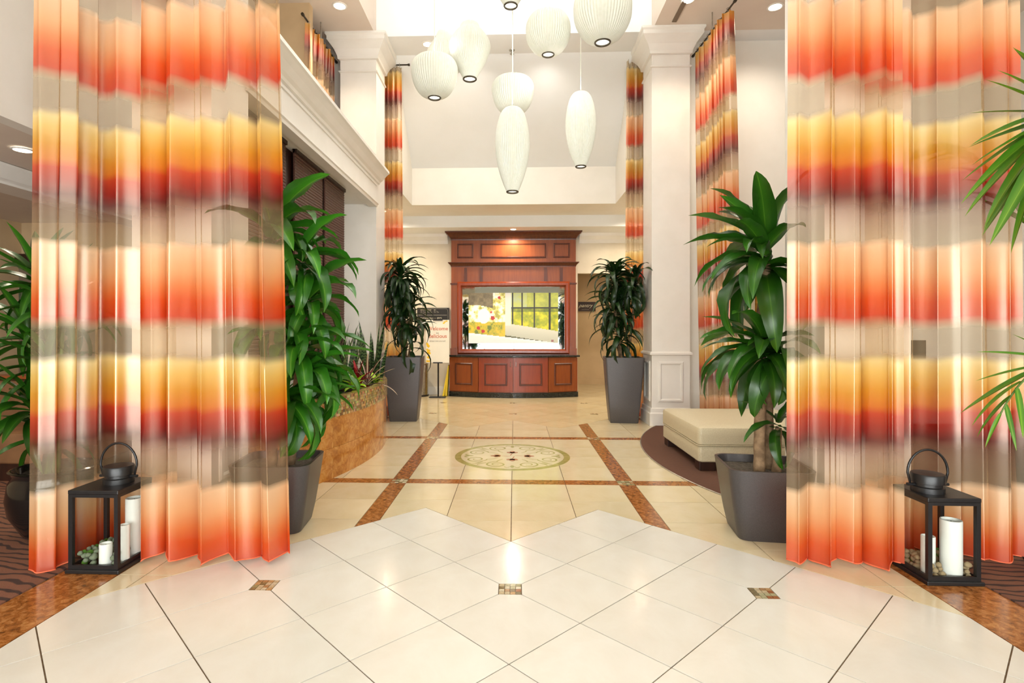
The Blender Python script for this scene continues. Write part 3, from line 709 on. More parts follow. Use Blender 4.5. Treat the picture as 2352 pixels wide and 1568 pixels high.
curtain('gathered striped curtain hanging high above the cornice beam', [(-2.62, 6.95), (-2.60, 7.95)], [(-2.66, 6.95), (-2.64, 7.95)], 3.66, 5.25, 8, 0.05, 24, vshift=-0.05)

# ================================================================== pendant lamps
DNW = 6
def pendant(px, ptop, pbot, wpx, d, prof, label, UPW=4, ztop=ZR):
    base = P(px, pbot, d); top = P(px, ptop, d); k = d / FPX; h = top.z - base.z; r = wpx / 2 * k
    t = thing('pendant_lamp', base, label, 'pendant lamp', 'cluster of white bubble pendant lamps')
    pf = [(max(0.004, a) * r, b_ * h) for a, b_ in prof]
    # smooth the profile
    q = [pf[0]]
    for i in range(len(pf) - 1):
        p0, p1, p2, p3 = pf[max(i - 1, 0)], pf[i], pf[i + 1], pf[min(i + 2, len(pf) - 1)]
        for s in (0.25, 0.5, 0.75, 1.0):
            cr = lambda a, b_, c, e: 0.5 * (2 * b_ + (c - a) * s + (2 * a - 5 * b_ + 4 * c - e) * s * s + (3 * b_ - a - 3 * c + e) * s ** 3)
            q.append((max(0.003, cr(p0[0], p1[0], p2[0], p3[0])), cr(p0[1], p1[1], p2[1], p3[1])))
    mb = MB(); mb.lathe(q, 112, base, False, True, rib=0.03); so = mb.build('shade', 'shade', t, smooth=0)
    for e in so.data.edges:
        if abs(e.vertices[0] - e.vertices[1]) == 112: e.use_edge_sharp = True
    rr = pf[0][0]
    mb = MB(); mb.tube([(base.x + rr * 0.98 * math.cos(a), base.y + rr * 0.98 * math.sin(a), base.z + 0.002) for a in [i / 32 * 2 * PI for i in range(33)]], max(0.008, rr * 0.14), 6); mb.build('bottom_ring', 'ring_dark', t, smooth=0)
    mb = MB(); mb.lathe([(rr * 0.93, 0.012), (rr * 0.9, 0.016)], 28, base); mb.build('diffuser', 'glow_soft', t)
    mb = MB(); mb.tube([(base.x, base.y, base.z + h - 0.01), (base.x, base.y, ztop)], 0.0045, 6); mb.build('cord', 'shade', t)
    for nm, dz, rx, pw in (('uplight_bulb', h + 0.03, PI, UPW), ('downlight_bulb', -0.02, 0.0, DNW)):      # light leaving the top and bottom openings
        l = bpy.data.lights.new(nm, 'SPOT'); l.energy = pw; l.color = (1.0, 0.98, 0.95); l.spot_size = R(170); l.spot_blend = 0.5; l.shadow_soft_size = 0.06
        lo = bpy.data.objects.new(nm, l); COL.objects.link(lo); lo.parent = t; lo.location = (0, 0, dz); lo.rotation_euler = (rx, 0, 0)
    mb = MB(); mb.lathe([(0.06, ztop - base.z - 0.025), (0.065, ztop - base.z)], 20, base); mb.build('canopy', 'trim', t)
    return t
CIG = [(0.33, 0), (0.58, 0.12), (0.85, 0.3), (1.0, 0.52), (0.95, 0.72), (0.74, 0.9), (0.46, 0.985), (0.1, 1.0)]
BOWL = [(0.26, 0), (0.62, 0.10), (0.88, 0.32), (1.0, 0.62), (0.96, 0.8), (0.8, 0.92), (0.5, 0.985), (0.1, 1.0)]
PEAR = [(0.31, 0), (0.45, 0.1), (0.72, 0.27), (0.98, 0.5), (0.97, 0.64), (0.72, 0.79), (0.52, 0.87), (0.40, 0.96), (0.1, 1.0)]
BALL = [(0.26, 0), (0.64, 0.1), (0.93, 0.33), (1.0, 0.55), (0.95, 0.75), (0.72, 0.92), (0.3, 0.99), (0.08, 1.0)]
PEAR2 = [(0.5, 0), (0.92, 0.2), (1.0, 0.38), (0.8, 0.6), (0.5, 0.78), (0.34, 0.93), (0.1, 1.0)]
pendant(998, 130, 225, 107, 5.7, BOWL, 'white ribbed bowl pendant, lowest bowl of the cluster on the column side by the cornice')
pendant(1021, 66, 175, 88, 6.4, PEAR2, 'white ribbed pear-shaped pendant half hidden behind another bowl pendant')
pendant(1079, 50, 182, 95, 5.9, PEAR, 'white ribbed turnip-shaped pendant with a narrow neck', 52)
pendant(1259, 28, 126, 103, 6.0, BALL, 'white ribbed round pendant between the turnip and the largest globe', 52)
pendant(1384, -38, 98, 133, 5.6, BALL, 'largest white ribbed globe pendant lamp', 52)
pendant(1173, -110, 14, 96, 5.3, PEAR, 'white ribbed pendant of which only the lower end shows at the top edge', 52)
pendant(1178, 177, 262, 97, 6.3, BOWL, 'white ribbed bowl pendant directly behind the long cigar pendant')
pendant(1177, 247, 441, 79, 5.5, CIG, 'long white ribbed cigar-shaped pendant, lowest of all')
pendant(1334, 212, 383, 70, 6.2, CIG, 'slender white ribbed cigar-shaped pendant near the striped far curtain')

# ================================================================== downlights and ceiling fittings
def downlight(x, y, z, r, label, power=0, col=(1, 0.86, 0.66), spot=None):
    t = thing('downlight', (x, y, z), label, 'downlight', 'recessed ceiling downlights')
    mb = MB(); mb.lathe([(r * 1.25, 0.0), (r * 1.25, -0.006), (r * 1.0, -0.01), (r * 0.95, -0.002)], 28, (x, y, z), False, False); mb.build('trim_ring', 'trim', t, smooth=40)
    mb = MB(); mb.lathe([(r * 0.96, -0.004), (r * 0.7, -0.012), (0.004, -0.016)], 28, (x, y, z), True, False); mb.build('lens', 'glow', t, smooth=0)
    if power:
        l = bpy.data.lights.new('downlight_bulb', 'SPOT'); l.energy = power; l.color = col; l.spot_size = R(spot or 110); l.spot_blend = 0.8; l.shadow_soft_size = r
        o = bpy.data.objects.new('downlight_bulb', l); COL.objects.link(o); o.location = (0, 0, -0.05); o.parent = t
    return t
def at_z(px, py, z): return P(px, py, (z - CAMH) * FPX / (CY - py))
for px, py, z, r, lb, pw, sp in ((780, 13, ZS, 0.075, 'lit downlight in the soffit above the cornice', 60, 110), (1580, -1, ZS, 0.075, 'lit downlight in the soffit beside the slot vent', 60, 110),
                              (983, 101, ZS, 0.07, 'lit downlight in the cross beam behind the bowl pendant', 40, 165), (52, 343, 2.73, 0.06, 'amber downlight in the low dining area ceiling', 40, 130)):
    p = at_z(px, py, z); downlight(p.x, p.y, z, r, lb, pw, spot=sp)
downlight(0.0, 10.93, ZL, 0.06, 'bright downlight just above the cherry cabinet', 70, (1, 0.9, 0.75), spot=165)
for px, py, lb in ((1080, 104, 'added cross beam fill light hidden behind the turnip pendant'), (1258, 104, 'added cross beam fill light hidden behind the round pendant')):  # lamps added out of sight behind the pendants to light the alcove
    p = at_z(px, py, ZS); downlight(p.x, p.y, ZS, 0.07, lb, 45, (1, 0.95, 0.88), spot=165)
for x, lb in ((-2.4, 'added alcove fill light over the trash bin'), (2.4, 'added alcove fill light over the corridor mouth')):  # added lamps, kept hidden, that brighten the alcove walls and cabinet
    downlight(x, 10.2, 3.55, 0.06, lb, 130, (1, 0.88, 0.7), spot=165)
downlight(2.2, 12.7, 2.8, 0.06, 'added fill light inside the pantry corridor', 26, spot=150)  # lamp added to lift the dim corridor
for x, y, lb in ((-0.9, 1.2, 'nearer the entrance, cornice side'), (0.9, 1.2, 'nearer the entrance, ottoman side'), (-0.9, 4.2, 'above the medallion, cornice side'), (0.9, 4.2, 'above the medallion, ottoman side')):  # unseen ceiling lamps added as fill for the room below
    downlight(x, y, ZR, 0.08, 'added high recess fill light ' + lb, 36, (1, 0.95, 0.88), spot=150)
for x, y, lb in ((4.2, 5.0, 'over the ottoman corner'), (4.2, 2.0, 'over the entrance carpet'), (3.4, 7.3, 'in front of the framed picture')):
    downlight(x, y, ZS, 0.08, 'soffit downlight ' + lb, 60, (1, 0.9, 0.76), spot=150)
downlight(-4.9, 3.0, 2.73, 0.06, 'dining area downlight away from the bulkhead', 30, spot=150); downlight(-4.0, 6.2, 2.73, 0.06, 'dining area downlight near the end wall', 30, spot=150)
p = at_z(1176, 128, 5.6)
mb = MB(); mb.lathe([(0.045, 0.0), (0.04, -0.01), (0.012, -0.014), (0.012, -0.05), (0.03, -0.054), (0.03, -0.06)], 16, (p.x, 8.3, ZS)); tag(mb.build('sprinkler_head', 'chrome', smooth=40), 'small chrome sprinkler head under the cross beam', 'sprinkler')
mb = MB(); mb.box(2.16, 2.22, 3.2, 7.6, ZS - 0.012, ZS - 0.0005); tag(mb.build('slot_vent', 'wall_taupe'), 'long thin slot vent in the ceiling soffit', 'vent')

# ================================================================== cherry display cabinet
Y0, YU = 11.17, 11.22
cab = thing('display_cabinet', (0, 11.2, 0), 'cherry wood display cabinet with a bow front and framed mirror', 'cabinet')
bow = [(-1.29, Y0 + 0.02), (-0.69, 10.97), (0.0, 10.90), (0.69, 10.97), (1.29, Y0 + 0.02)]
def offs(pts, e): return [(x * (1 + e / 1.29), y - e) for x, y in pts]
def bowprism(pts, z0, z1, yb=11.46):
    mb = MB(); mb.prism([pts[0]] + pts[1:] + [(pts[-1][0], yb), (pts[0][0], yb)], z0, z1); return mb
bowprism(offs(bow, -0.012), 0.10, 0.80).build('base_carcass', 'cherry', cab)
bowprism(offs(bow, 0.012), 0.0, 0.10).build('plinth', 'black_granite', cab)
bevel(bowprism(offs(bow, 0.045), 0.80, 0.835).build('countertop', 'black_granite', cab), 0.008)
for i in range(4):
    a, b_ = Vector((*bow[i], 0)), Vector((*bow[i + 1], 0)); dv = (b_ - a); ln = dv.length; dv.normalize(); nv_ = Vector((dv.y, -dv.x, 0))
    if nv_.y > 0: nv_ = -nv_
    door = 0 < i < 3
    mb = MB(); mb.box(0.006, ln - 0.006, -0.012, 0.006, 0.115, 0.79)
    def place(mb): mb.v = [tuple(a + dv * x + nv_ * -y + Vector((0, 0, z))) for x, y, z in mb.v]; return mb
    dr = place(mb).build('door' if door else 'side_panel', 'cherry_red' if door else 'cherry', cab)
    w0 = ln * (0.17 if door else 0.2)
    mb = MB(); mb.frame(w0, ln - w0, 0.24, 0.68, -0.012, 0.035, 0.014); LOC['_d'] = LOC[cab.name]
    fr_ = place(mb).build('panel_moulding', 'cherry_dark', None); LOC.pop('_d')
    fr_.data.transform(Matrix.Translation([-c for c in LOC[cab.name]])); fr_.parent = dr
    if door:
        xh = ln - 0.05 if i == 1 else 0.05
        mb = MB(); mb.tube([(xh, -0.014, 0.62), (xh, -0.035, 0.63), (xh, -0.035, 0.70), (xh, -0.014, 0.71)], 0.006, 6)
        hd = place(mb).build('handle', 'chrome', None); hd.data.transform(Matrix.Translation([-c for c in LOC[cab.name]])); hd.parent = dr
mb = MB(); mb.box(-1.26, 1.26, YU, 11.48, 0.835, 3.18); mb.build('upper_carcass', 'cherry', cab)
def cprof(z0, z1, e0, e1, mat, name):
    mb = MB(); n = 7; lv = [(e0, z0)] + [(e0 + (e1 - e0) * (1 - math.cos(t * PI / 2)), z0 + (z1 - z0) * 0.85 * t) for t in [i / n for i in range(n + 1)]] + [(e1 + 0.008, z0 + (z1 - z0) * 0.86), (e1 + 0.008, z1)]
    mb.loft([[(-1.26 - e, YU - e, z), (1.26 + e, YU - e, z), (1.26 + e, 11.48, z), (-1.26 - e, 11.48, z)] for e, z in lv]); return mb.build(name, mat, cab)
cprof(3.16, 3.328, 0.006, 0.11, 'cherry_dark', 'crown_moulding')
cprof(2.62, 2.71, 0.006, 0.055, 'cherry_dark', 'middle_cornice')
def raised(x0, x1, z0, z1, y=YU):
    mb = MB(); mb.box(x0 + 0.03, x1 - 0.03, y - 0.008, y + 0.01, z0 + 0.03, z1 - 0.03); o = mb.build('panel', 'cherry', cab)
    mb = MB(); mb.frame(x0, x1, z0, z1, y, 0.032, 0.018); f = mb.build('panel_moulding', 'cherry_dark', None); f.data.transform(Matrix.Translation([-c for c in LOC[cab.name]])); f.parent = o
for x0, x1 in ((-1.14, -0.81), (-0.66, 0.66), (0.81, 1.14)): raised(x0, x1, 2.80, 3.09)
for x in (-0.97, -0.65, 0.65, 0.97):
    mb = MB(); mb.box(x - 0.028, x + 0.028, YU - 0.012, YU, 2.32, 2.6); mb.build('stile', 'cherry_dark', cab)
for s in (-1, 1):
    mb = MB(); mb.box(s * 1.2 - 0.06, s * 1.2 + 0.06, YU - 0.03, YU, 0.97, 2.27); mb.build('pilaster', 'cherry', cab)
    mb = MB(); mb.box(s * 1.2 - 0.075, s * 1.2 + 0.075, YU - 0.045, YU, 0.835, 0.97); mb.build('pilaster_base', 'cherry', cab)
    mb = MB(); mb.box(s * 1.2 - 0.075, s * 1.2 + 0.075, YU - 0.045, YU, 2.26, 2.29); mb.build('pilaster_cap', 'cherry_dark', cab)
FX0, FX1, FZ0, FZ1 = -1.135, 1.135, 0.85, 2.315
mb = MB(); mb.frame(FX0, FX1, FZ0, FZ1, YU, 0.105, 0.075); mfr = mb.build('mirror_frame', 'cherry_red', cab)
mb = MB(); mb.box(FX0 + 0.08, FX1 - 0.08, YU - 0.016, YU - 0.01, FZ0 + 0.08, FZ1 - 0.08); mb.build('mirror', 'mirror', cab)
# backlit garden print on the mirror
px0, px1, pz0, pz1 = -0.905, 0.905, 1.07, 2.09
def vn(x, y, s):
    def h(i, j): return (math.sin(i * 127.1 + j * 311.7 + s * 74.7) * 43758.5453) % 1
    i, j = math.floor(x), math.floor(y); fx, fy = x - i, y - j; fx = fx * fx * (3 - 2 * fx); fy = fy * fy * (3 - 2 * fy)
    return (h(i, j) * (1 - fx) + h(i + 1, j) * fx) * (1 - fy) + (h(i, j + 1) * (1 - fx) + h(i + 1, j + 1) * fx) * fy
def mixc(a, b_, t): t = max(0, min(1, t)); return tuple(a[i] + (b_[i] - a[i]) * t for i in range(3))
def garden(u, v):
    f = 0.5 * vn(u * 22, v * 13, 1) + 0.3 * vn(u * 45, v * 26, 2) + 0.2 * vn(u * 90, v * 52, 3)
    if v < 0.21 - 0.2 * u: return (238, 240, 236) if v < 0.17 - 0.2 * u else (250, 250, 248)          # white sill
    if 0.41 < u < 0.48 and v > 0.35: return (232, 230, 220)
    slope = 0.45 - 0.27 * (u - 0.41)
    if u >= 0.41 and v < slope - 0.05 and v > slope - 0.29: return mixc((226, 224, 206), (196, 196, 176), (slope - v) / 0.3)
    if u >= 0.41 and v <= slope - 0.29: return mixc((60, 60, 24), (120, 120, 60), f)
    if u >= 0.48 and v >= slope - 0.05:
        for b0 in (0.49, 0.596, 0.735, 0.905):
            if abs(u - b0) < (0.008 if b0 < 0.8 else 0.014): return (38, 34, 22)
        if abs(v - 0.70) < 0.014: return (40, 38, 28)
        if v > 0.7: return mixc((176, 190, 176) if u < 0.65 else (150, 160, 80), (200, 206, 90), f * 1.2)
        return mixc((120, 140, 30), (226, 218, 30), f * 1.5 - 0.1) if v < 0.62 else mixc((70, 90, 30), (190, 190, 50), f)
    # flower bed
    if u < 0.27 and v > 0.75 - 0.4 * max(0, u - 0.14): return mixc((84, 72, 50), (160, 146, 110), f)
    for fx, fy, fr_ in ((0.27, 0.5, 0.03), (0.11, 0.3, 0.025), (0.16, 0.24, 0.024), (0.345, 0.9, 0.02), (0.25, 0.62, 0.015)):
        if math.hypot((u - fx) * 1.78, v - fy) < fr_ * 1.3 * (0.8 + f * 0.6): return (190, 50, 34)
    if math.hypot((u - 0.17) * 1.78, (v - 0.54) * 0.8) < 0.12: return (254, 253, 250)
    if v < 0.42: return mixc((150, 160, 40), (240, 200, 40), f * 1.9 - 0.45) if f > 0.38 else (110, 126, 44)
    return mixc((200, 190, 60), (255, 253, 240), f * 3.2 - 0.95) if f > 0.33 else (176, 170, 80)
mb = MB(); nx_, nz_ = 132, 74
idx = [[mb.vert((px0 + (px1 - px0) * i / nx_, YU - 0.024, pz0 + (pz1 - pz0) * j / nz_)) for i in range(nx_ + 1)] for j in range(nz_ + 1)]
for j in range(nz_):
    for i in range(nx_):
        mb.cur = C(*garden((i + 0.5) / nx_, (j + 0.5) / nz_)); mb.face((idx[j][i], idx[j][i + 1], idx[j + 1][i + 1], idx[j + 1][i]))
pr = mb.build('garden_print', 'backlit_print', cab); pr['label'] = 'backlit garden photograph of flowers and an open window'
mb = MB(); mb.box(px0, px1, YU - 0.0235, YU - 0.017, pz0, pz1); mb.build('print_panel', 'board_white', cab)
mb = MB(); mb.box(0.765, 0.81, YU - 0.028, YU - 0.025, 1.10, 1.145); mb.build('red_seal', 'cherry_red', cab)

# ================================================================== back wall items
mb0 = thing('menu_board', (-1.62, 11.46, 1.5), 'black menu board on the wall behind the welcome sign', 'menu board')
mb = MB(); mb.box(-2.0, -1.335, 11.46, 11.495, 1.37, 1.80); mb.build('board', 'board_black', mb0)
def line_(mb, x0, x1, z, h=0.006): mb.box(x0, x1, 11.455, 11.46, z, z + h)
mb = MB(); line_(mb, -1.97, -1.40, 1.78); line_(mb, -1.97, -1.38, 1.645, 0.008); mb.tube([(-1.40, 11.458, 1.783), (-1.375, 11.458, 1.775), (-1.36, 11.458, 1.75), (-1.355, 11.458, 1.70), (-1.355, 11.458, 1.39)], 0.003, 4); mb.build('border_lines', 'ink_grey', mb0)
for x, s1, s2 in ((-1.93, 'BREAKFAST', 'Mon - Fri\n6:00 - 10:00\nSat - Sun\n7:00 - 11:00'), (-1.79, 'DINNER', 'Sun - Thu\n5:00 - 10:00'), (-1.65, 'BAR', 'Sun - Thu\n5:00 - 10:00')):
    text_mesh('heading', s1, 0.024, 'ink_cream', mb0, (x, 11.457, 1.748), align='LEFT'); text_mesh('hours', s2, 0.022, 'ink_grey', mb0, (x, 11.457, 1.722), align='LEFT')
text_mesh('menu_line', 'Full breakfast \u2014 $975', 0.05, 'ink_cream', mb0, (-1.93, 11.457, 1.57), align='LEFT')
text_mesh('menu_line', 'Continental \u2014 $750\n   buffet', 0.05, 'ink_grey', mb0, (-1.93, 11.457, 1.51), align='LEFT')

ws = thing('welcome_sign', (-1.52, 10.95, 0), 'white welcome sign on a black stand beside the cabinet', 'sign')
mb = MB(); mb.box(-1.73, -1.27, 10.94, 10.955, 0.69, 1.54); mb.build('board', 'board_white', ws)
mb = MB(); mb.tube([(-1.49, 10.965, 0.01), (-1.49, 10.965, 1.5)], 0.016, 8); mb.build('pole', 'black_metal', ws, smooth=40)
mb = MB(); mb.box(-1.66, -1.34, 10.86, 11.07, 0, 0.02); mb.build('foot', 'black_metal', ws)
for z in (0.68, 1.525): mb = MB(); mb.box(-1.59, -1.40, 10.93, 10.965, z, z + 0.022); mb.build('clip', 'black_metal', ws)
text_mesh('lettering', 'Welcome', 0.105, 'ink_orange', ws, (-1.50, 10.938, 1.335)); text_mesh('lettering', 'to', 0.065, 'ink_grey', ws, (-1.50, 10.938, 1.262))
text_mesh('lettering', 'delicious', 0.105, 'ink_orange', ws, (-1.50, 10.938, 1.185)); text_mesh('lettering', 'please seat yourself', 0.04, 'ink_grey', ws, (-1.50, 10.938, 1.11))
for x, z, s in ((-1.72, 1.06, .05), (-1.68, 1.02, .045), (-1.71, 0.95, .04), (-1.67, 0.93, .04), (-1.66, 0.88, .04), (-1.70, 0.89, .05), (-1.68, 0.80, .045), (-1.71, 0.72, .04), (-1.67, 0.72, .035)):
    h = s * 0.85; xm = max(x, -1.728 + h * 0.4); mb = MB(); mb.loft([[(max(-1.729, xm - h), yy, z), (xm, yy, z - h * 0.9 if z - h * 0.9 > 0.695 else 0.695), (xm + h * 0.8, yy, z), (xm, yy, z + h * 0.9)] for yy in (10.9395, 10.9375)]); mb.build('diamond_motif', 'ink_yellow', ws)
for x, z in ((-1.32, 1.515), (-1.355, 1.50), (-1.375, 1.475)): mb = MB(); mb.box(x - 0.02, x + 0.016, 10.9375, 10.9395, z - 0.012, z + 0.012); mb.build('corner_motif', 'ink_yellow', ws)

tb = thing('trash_bin', (-1.9, 11.2, 0), 'brushed steel trash bin behind the tall grey planter', 'bin')
mb = MB(); mb.lathe([(0.17, 0.03), (0.17, 0.62), (0.165, 0.63)], 32, (-1.9, 11.2, 0)); mb.build('body', 'chrome', tb, smooth=40)
mb = MB(); mb.lathe([(0.185, 0), (0.185, 0.035)], 32, (-1.9, 11.2, 0)); mb.build('base_ring', 'black_metal', tb, smooth=40)
mb = MB(); mb.lathe([(0.172, 0.63), (0.172, 0.66), (0.12, 0.69), (0.01, 0.70)], 32, (-1.9, 11.2, 0)); mb.build('lid', 'chrome', tb, smooth=40)
wf = thing('wet_floor_sign', (-1.345, 11.25, 0), 'folded yellow wet floor sign leaning beside the cabinet', 'wet floor sign')
for k in range(2):
    mb = MB(); x = -1.40 + k * 0.05; mb.loft([[(x - 0.03, 11.10 + k * .04, 0), (x + 0.01, 11.10 + k * .04, 0), (x + 0.01, 11.38, 0), (x - 0.03, 11.38, 0)], [(-1.325, 11.22, 0.62), (-1.31, 11.22, 0.62), (-1.31, 11.4, 0.62), (-1.325, 11.4, 0.62)]]); mb.build('leaf_panel', 'yellow', wf)
pn = thing('pantry_sign', (1.7, 13.7, 1.8), 'dark brown pantry sign on the corridor wall', 'sign')
mb = MB(); mb.box(1.60, 2.02, 13.71, 13.745, 1.80, 2.03); mb.build('board', 'dark_wood', pn)
text_mesh('lettering', 'pantry', 0.125, 'ink_cream', pn, (1.77, 13.706, 1.90), shear=0.45); text_mesh('lettering', 'snacks & more', 0.03, 'ink_grey', pn, (1.77, 13.706, 1.835))

# framed picture in the ottoman corner
p = P(1708, 712, 8.0)
fa = thing('framed_picture', (p.x, 8.14, p.z), 'gilt framed picture with yellow-green leaf shapes behind the corn plant', 'picture')
mb = MB(); mb.frame(p.x - 0.22, p.x + 0.22, p.z - 0.32, p.z + 0.32, 8.149, 0.055, 0.035); mb.build('frame', 'gold_frame', fa)
mb = MB(); mb.box(p.x - 0.18, p.x + 0.18, 8.135, 8.148, p.z - 0.28, p.z + 0.28); mb.build('canvas', 'leather', fa)
for k, (dx, dz, ln, an) in enumerate(((-0.08, 0.06, 0.26, 1.75), (-0.02, 0.0, 0.2, 1.45), (0.06, -0.12, 0.16, 2.2))):
    mb = MB(); pts = []
    for i in range(14):
        t = i / 14 * 2 * PI; u = ln / 2 * math.cos(t); v_ = 0.025 * math.sin(t); pts.append((p.x + dx + u * math.cos(an) - v_ * math.sin(an), 8.1335 - k * 0.0006, p.z + dz + u * math.sin(an) + v_ * math.cos(an)))
    mb.poly(pts); mb.build('leaf_shape', 'leaf_lime', fa)
p = P(2035, 800, 8.3)
sg = thing('wall_directory', (p.x, 8.14, p.z), 'dark directory strip with white lines seen through the sheer curtain', 'sign')
mb = MB(); mb.box(p.x - 0.31, p.x + 0.31, 8.12, 8.149, p.z - 0.13, p.z + 0.13); mb.build('board', 'board_black', sg)
for k in range(4): mb = MB(); mb.box(p.x - 0.26, p.x - 0.12, 8.115, 8.12, p.z - 0.09 + k * 0.05, p.z - 0.06 + k * 0.05); mb.build('white_line', 'board_white', sg)

# ================================================================== ottoman
ot = thing('ottoman', (2.45, 5.95, 0), 'large square cream upholstered ottoman on the curved carpet', 'ottoman')
def cushion(x0, x1, y0, y1, z0, z1, crown, r):
    mb = MB(); n = 10; cx, cyy = (x0 + x1) / 2, (y0 + y1) / 2; hx, hy = (x1 - x0) / 2, (y1 - y0) / 2; rings = []
    for e, z in ((-0.012, z0), (0, z0 + 0.012), (0, (z0 + z1) / 2), (0, z1 - 0.03), (-0.008, z1 - 0.012), (-0.03, z1)):
        rings.append([(x, y, z) for x, y in rrect(hx + e, hy + e, r, 5, cx, cyy)])
    mb.loft(rings, True, False)
    for k in (0.75, 0.5, 0.25, 0.02):
        rings.append(None); prev = [(cx + (x - cx) * k, cyy + (y - cyy) * k, z1 + crown * (1 - k * k)) for x, y in rrect(hx - 0.03, hy - 0.03, r, 5, cx, cyy)]
        base = len(mb.v); nn = len(prev)
        for q in prev: mb.vert(q)
        last = base - nn
        for i in range(nn): mb.face((last + i, last + (i + 1) % nn, base + (i + 1) % nn, base + i))
    mb.face(list(range(len(mb.v) - nn, len(mb.v))))
    return mb
OX0, OX1, OY0, OY1 = 1.76, 3.06, 5.30, 6.58
cushion(OX0, OX1, OY0, OY1, 0.25, 0.425, 0.02, 0.04).build('seat_cushion', 'leather', ot, smooth=35)
cushion(OX0 + 0.004, OX1 - 0.004, OY0 + 0.004, OY1 - 0.004, 0.09, 0.25, 0.0, 0.035).build('lower_body', 'leather', ot, smooth=35)
mb = MB(); pts = rrect((OX1 - OX0) / 2, (OY1 - OY0) / 2, 0.04, 5, (OX0 + OX1) / 2, (OY0 + OY1) / 2); mb.tube([(x, y, 0.25) for x, y in pts + pts[:1]], 0.005, 6); mb.build('seam_piping', 'leather', ot, smooth=0)
for x in (OX0 + 0.02, OX1 - 0.17):
    for y in (OY0 + 0.02, OY1 - 0.17): mb = MB(); mb.box(x, x + 0.15, y, y + 0.15, 0.006, 0.095); bevel(mb.build('leg', 'dark_wood', ot))

# ================================================================== lanterns
def lantern(x0, x1, y0, y1, label, candles, stones, capoff):
    cx, cyy = (x0 + x1) / 2, (y0 + y1) / 2
    t = thing('lantern', (cx, cyy, 0), label, 'lantern')
    i = 0.012
    mb = MB(); mb.box(x0, x1, y0, y1, 0.0, 0.022); bevel(mb.build('base', 'black_metal', t))
    mb = MB(); mb.box(x0 + .01, x1 - .01, y0 + .01, y1 - .01, 0.435, 0.458); bevel(mb.build('roof', 'black_metal', t))
    for x in (x0 + i, x1 - i - 0.022):
        for y in (y0 + i, y1 - i - 0.022): mb = MB(); mb.box(x, x + 0.022, y, y + 0.022, 0.022, 0.435); mb.build('post', 'black_metal', t)
    for (a0, a1, b0, b1) in ((x0 + i + .022, x1 - i - .022, y0 + i, y0 + i + .014), (x0 + i + .022, x1 - i - .022, y1 - i - .014, y1 - i), (x0 + i, x0 + i + .014, y0 + i + .022, y1 - i - .022), (x1 - i - .014, x1 - i, y0 + i + .022, y1 - i - .022)):
        for z0, z1 in ((0.022, 0.045), (0.418, 0.435)): mb = MB(); mb.box(a0, a1, b0, b1, z0, z1); mb.build('rail', 'black_metal', t)
        mx_, my_ = (a0 + a1) / 2, (b0 + b1) / 2; mb = MB()
        if a1 - a0 > b1 - b0: mb.box(a0, a1, my_ - .0012, my_ + .0012, 0.045, 0.418)
        else: mb.box(mx_ - .0012, mx_ + .0012, b0, b1, 0.045, 0.418)
        mb.build('glass_pane', 'glass', t)
    kx, ky = cx + capoff[0], cyy + capoff[1]
    mb = MB(); mb.lathe([(0.078, 0.458), (0.078, 0.485), (0.07, 0.49), (0.07, 0.505), (0.08, 0.508), (0.08, 0.55), (0.076, 0.556), (0.01, 0.558)], 36, (kx, ky, 0)); mb.build('cap', 'black_metal', t, smooth=40)
    pts = [(kx - 0.092, ky, 0.495)] + [(kx + 0.108 * -math.cos(a), ky, 0.56 + 0.125 * math.sin(a)) for a in [k / 16 * PI for k in range(17)]] + [(kx + 0.092, ky, 0.495)]
    mb = MB(); mb.tube(pts, 0.0065, 7); hd = mb.build('handle', 'black_metal', t, smooth=0)
    for s in (-1, 1): mb = MB(); mb.tube([(kx + s * 0.07, ky, 0.495), (kx + s * 0.112, ky, 0.495)], 0.008, 8); mb.build('pivot_pin', 'black_metal', t, smooth=40)
    for x, y, r, h, lb in candles:
        mb = MB(); mb.lathe([(r * 0.96, 0), (r, 0.006), (r, h - 0.006), (r * 0.97, h), (r * 0.86, h), (r * 0.8, h - 0.012), (0.004, h - 0.016)], 30, (x, y, 0.023))
        c = mb.build('candle', 'candle', None, smooth=35, pivot=(x, y, 0.023)); tag(c, lb, 'candle')
        q = MB(); q.tube([(x, y, 0.023 + h - 0.017), (x, y + 0.001, 0.023 + h - 0.006)], 0.0015, 5); LOC[c.name] = (x, y, 0.023); q.build('wick', 'black_metal', c)
    rnd = random.Random(int(x0 * 100)); placed = [(x, y, r) for x, y, r, h, lb in candles]; sm, lb, grp, n = stones
    tries = 0; cnt = 0; tops = []
    while cnt < n and tries < 9000:
        tries += 1; r = rnd.uniform(0.013, 0.021); x = rnd.uniform(x0 + .03 + r, x1 - .03 - r); y = rnd.uniform(y0 + .03 + r, y1 - .03 - r)
        if any(math.hypot(x - a, y - b_) < r + c + 0.002 for a, b_, c in placed[:len(candles)]): continue
        z = 0.023 + r * 0.9
        for a, b_, c, zc in tops:
            dd = math.hypot(x - a, y - b_); rr = (r + c) * 0.93
            if dd < rr: z = max(z, zc + math.sqrt(rr * rr - dd * dd))
        if z > 0.098 - 0.03 * max(0, (0.06 - abs(x - x0 - 0.15)) / 0.06): continue
        tops.append((x, y, r, z)); cnt += 1
        mt, lab = (sm[1], lb[1]) if rnd.random() < 0.16 else (sm[0], lb[0])
        o = bpy.data.objects.new('moss_ball' if mt == 'moss' else 'pebble', ROCK[mt][rnd.randrange(4)]); COL.objects.link(o); o.location = (x, y, z); o.scale = (r, r, r * 0.9); o.rotation_euler = (0, 0, rnd.uniform(0, 6))
        tag(o, lab, 'moss' if mt == 'moss' else 'stone', grp)
    return t
ROCK = {}
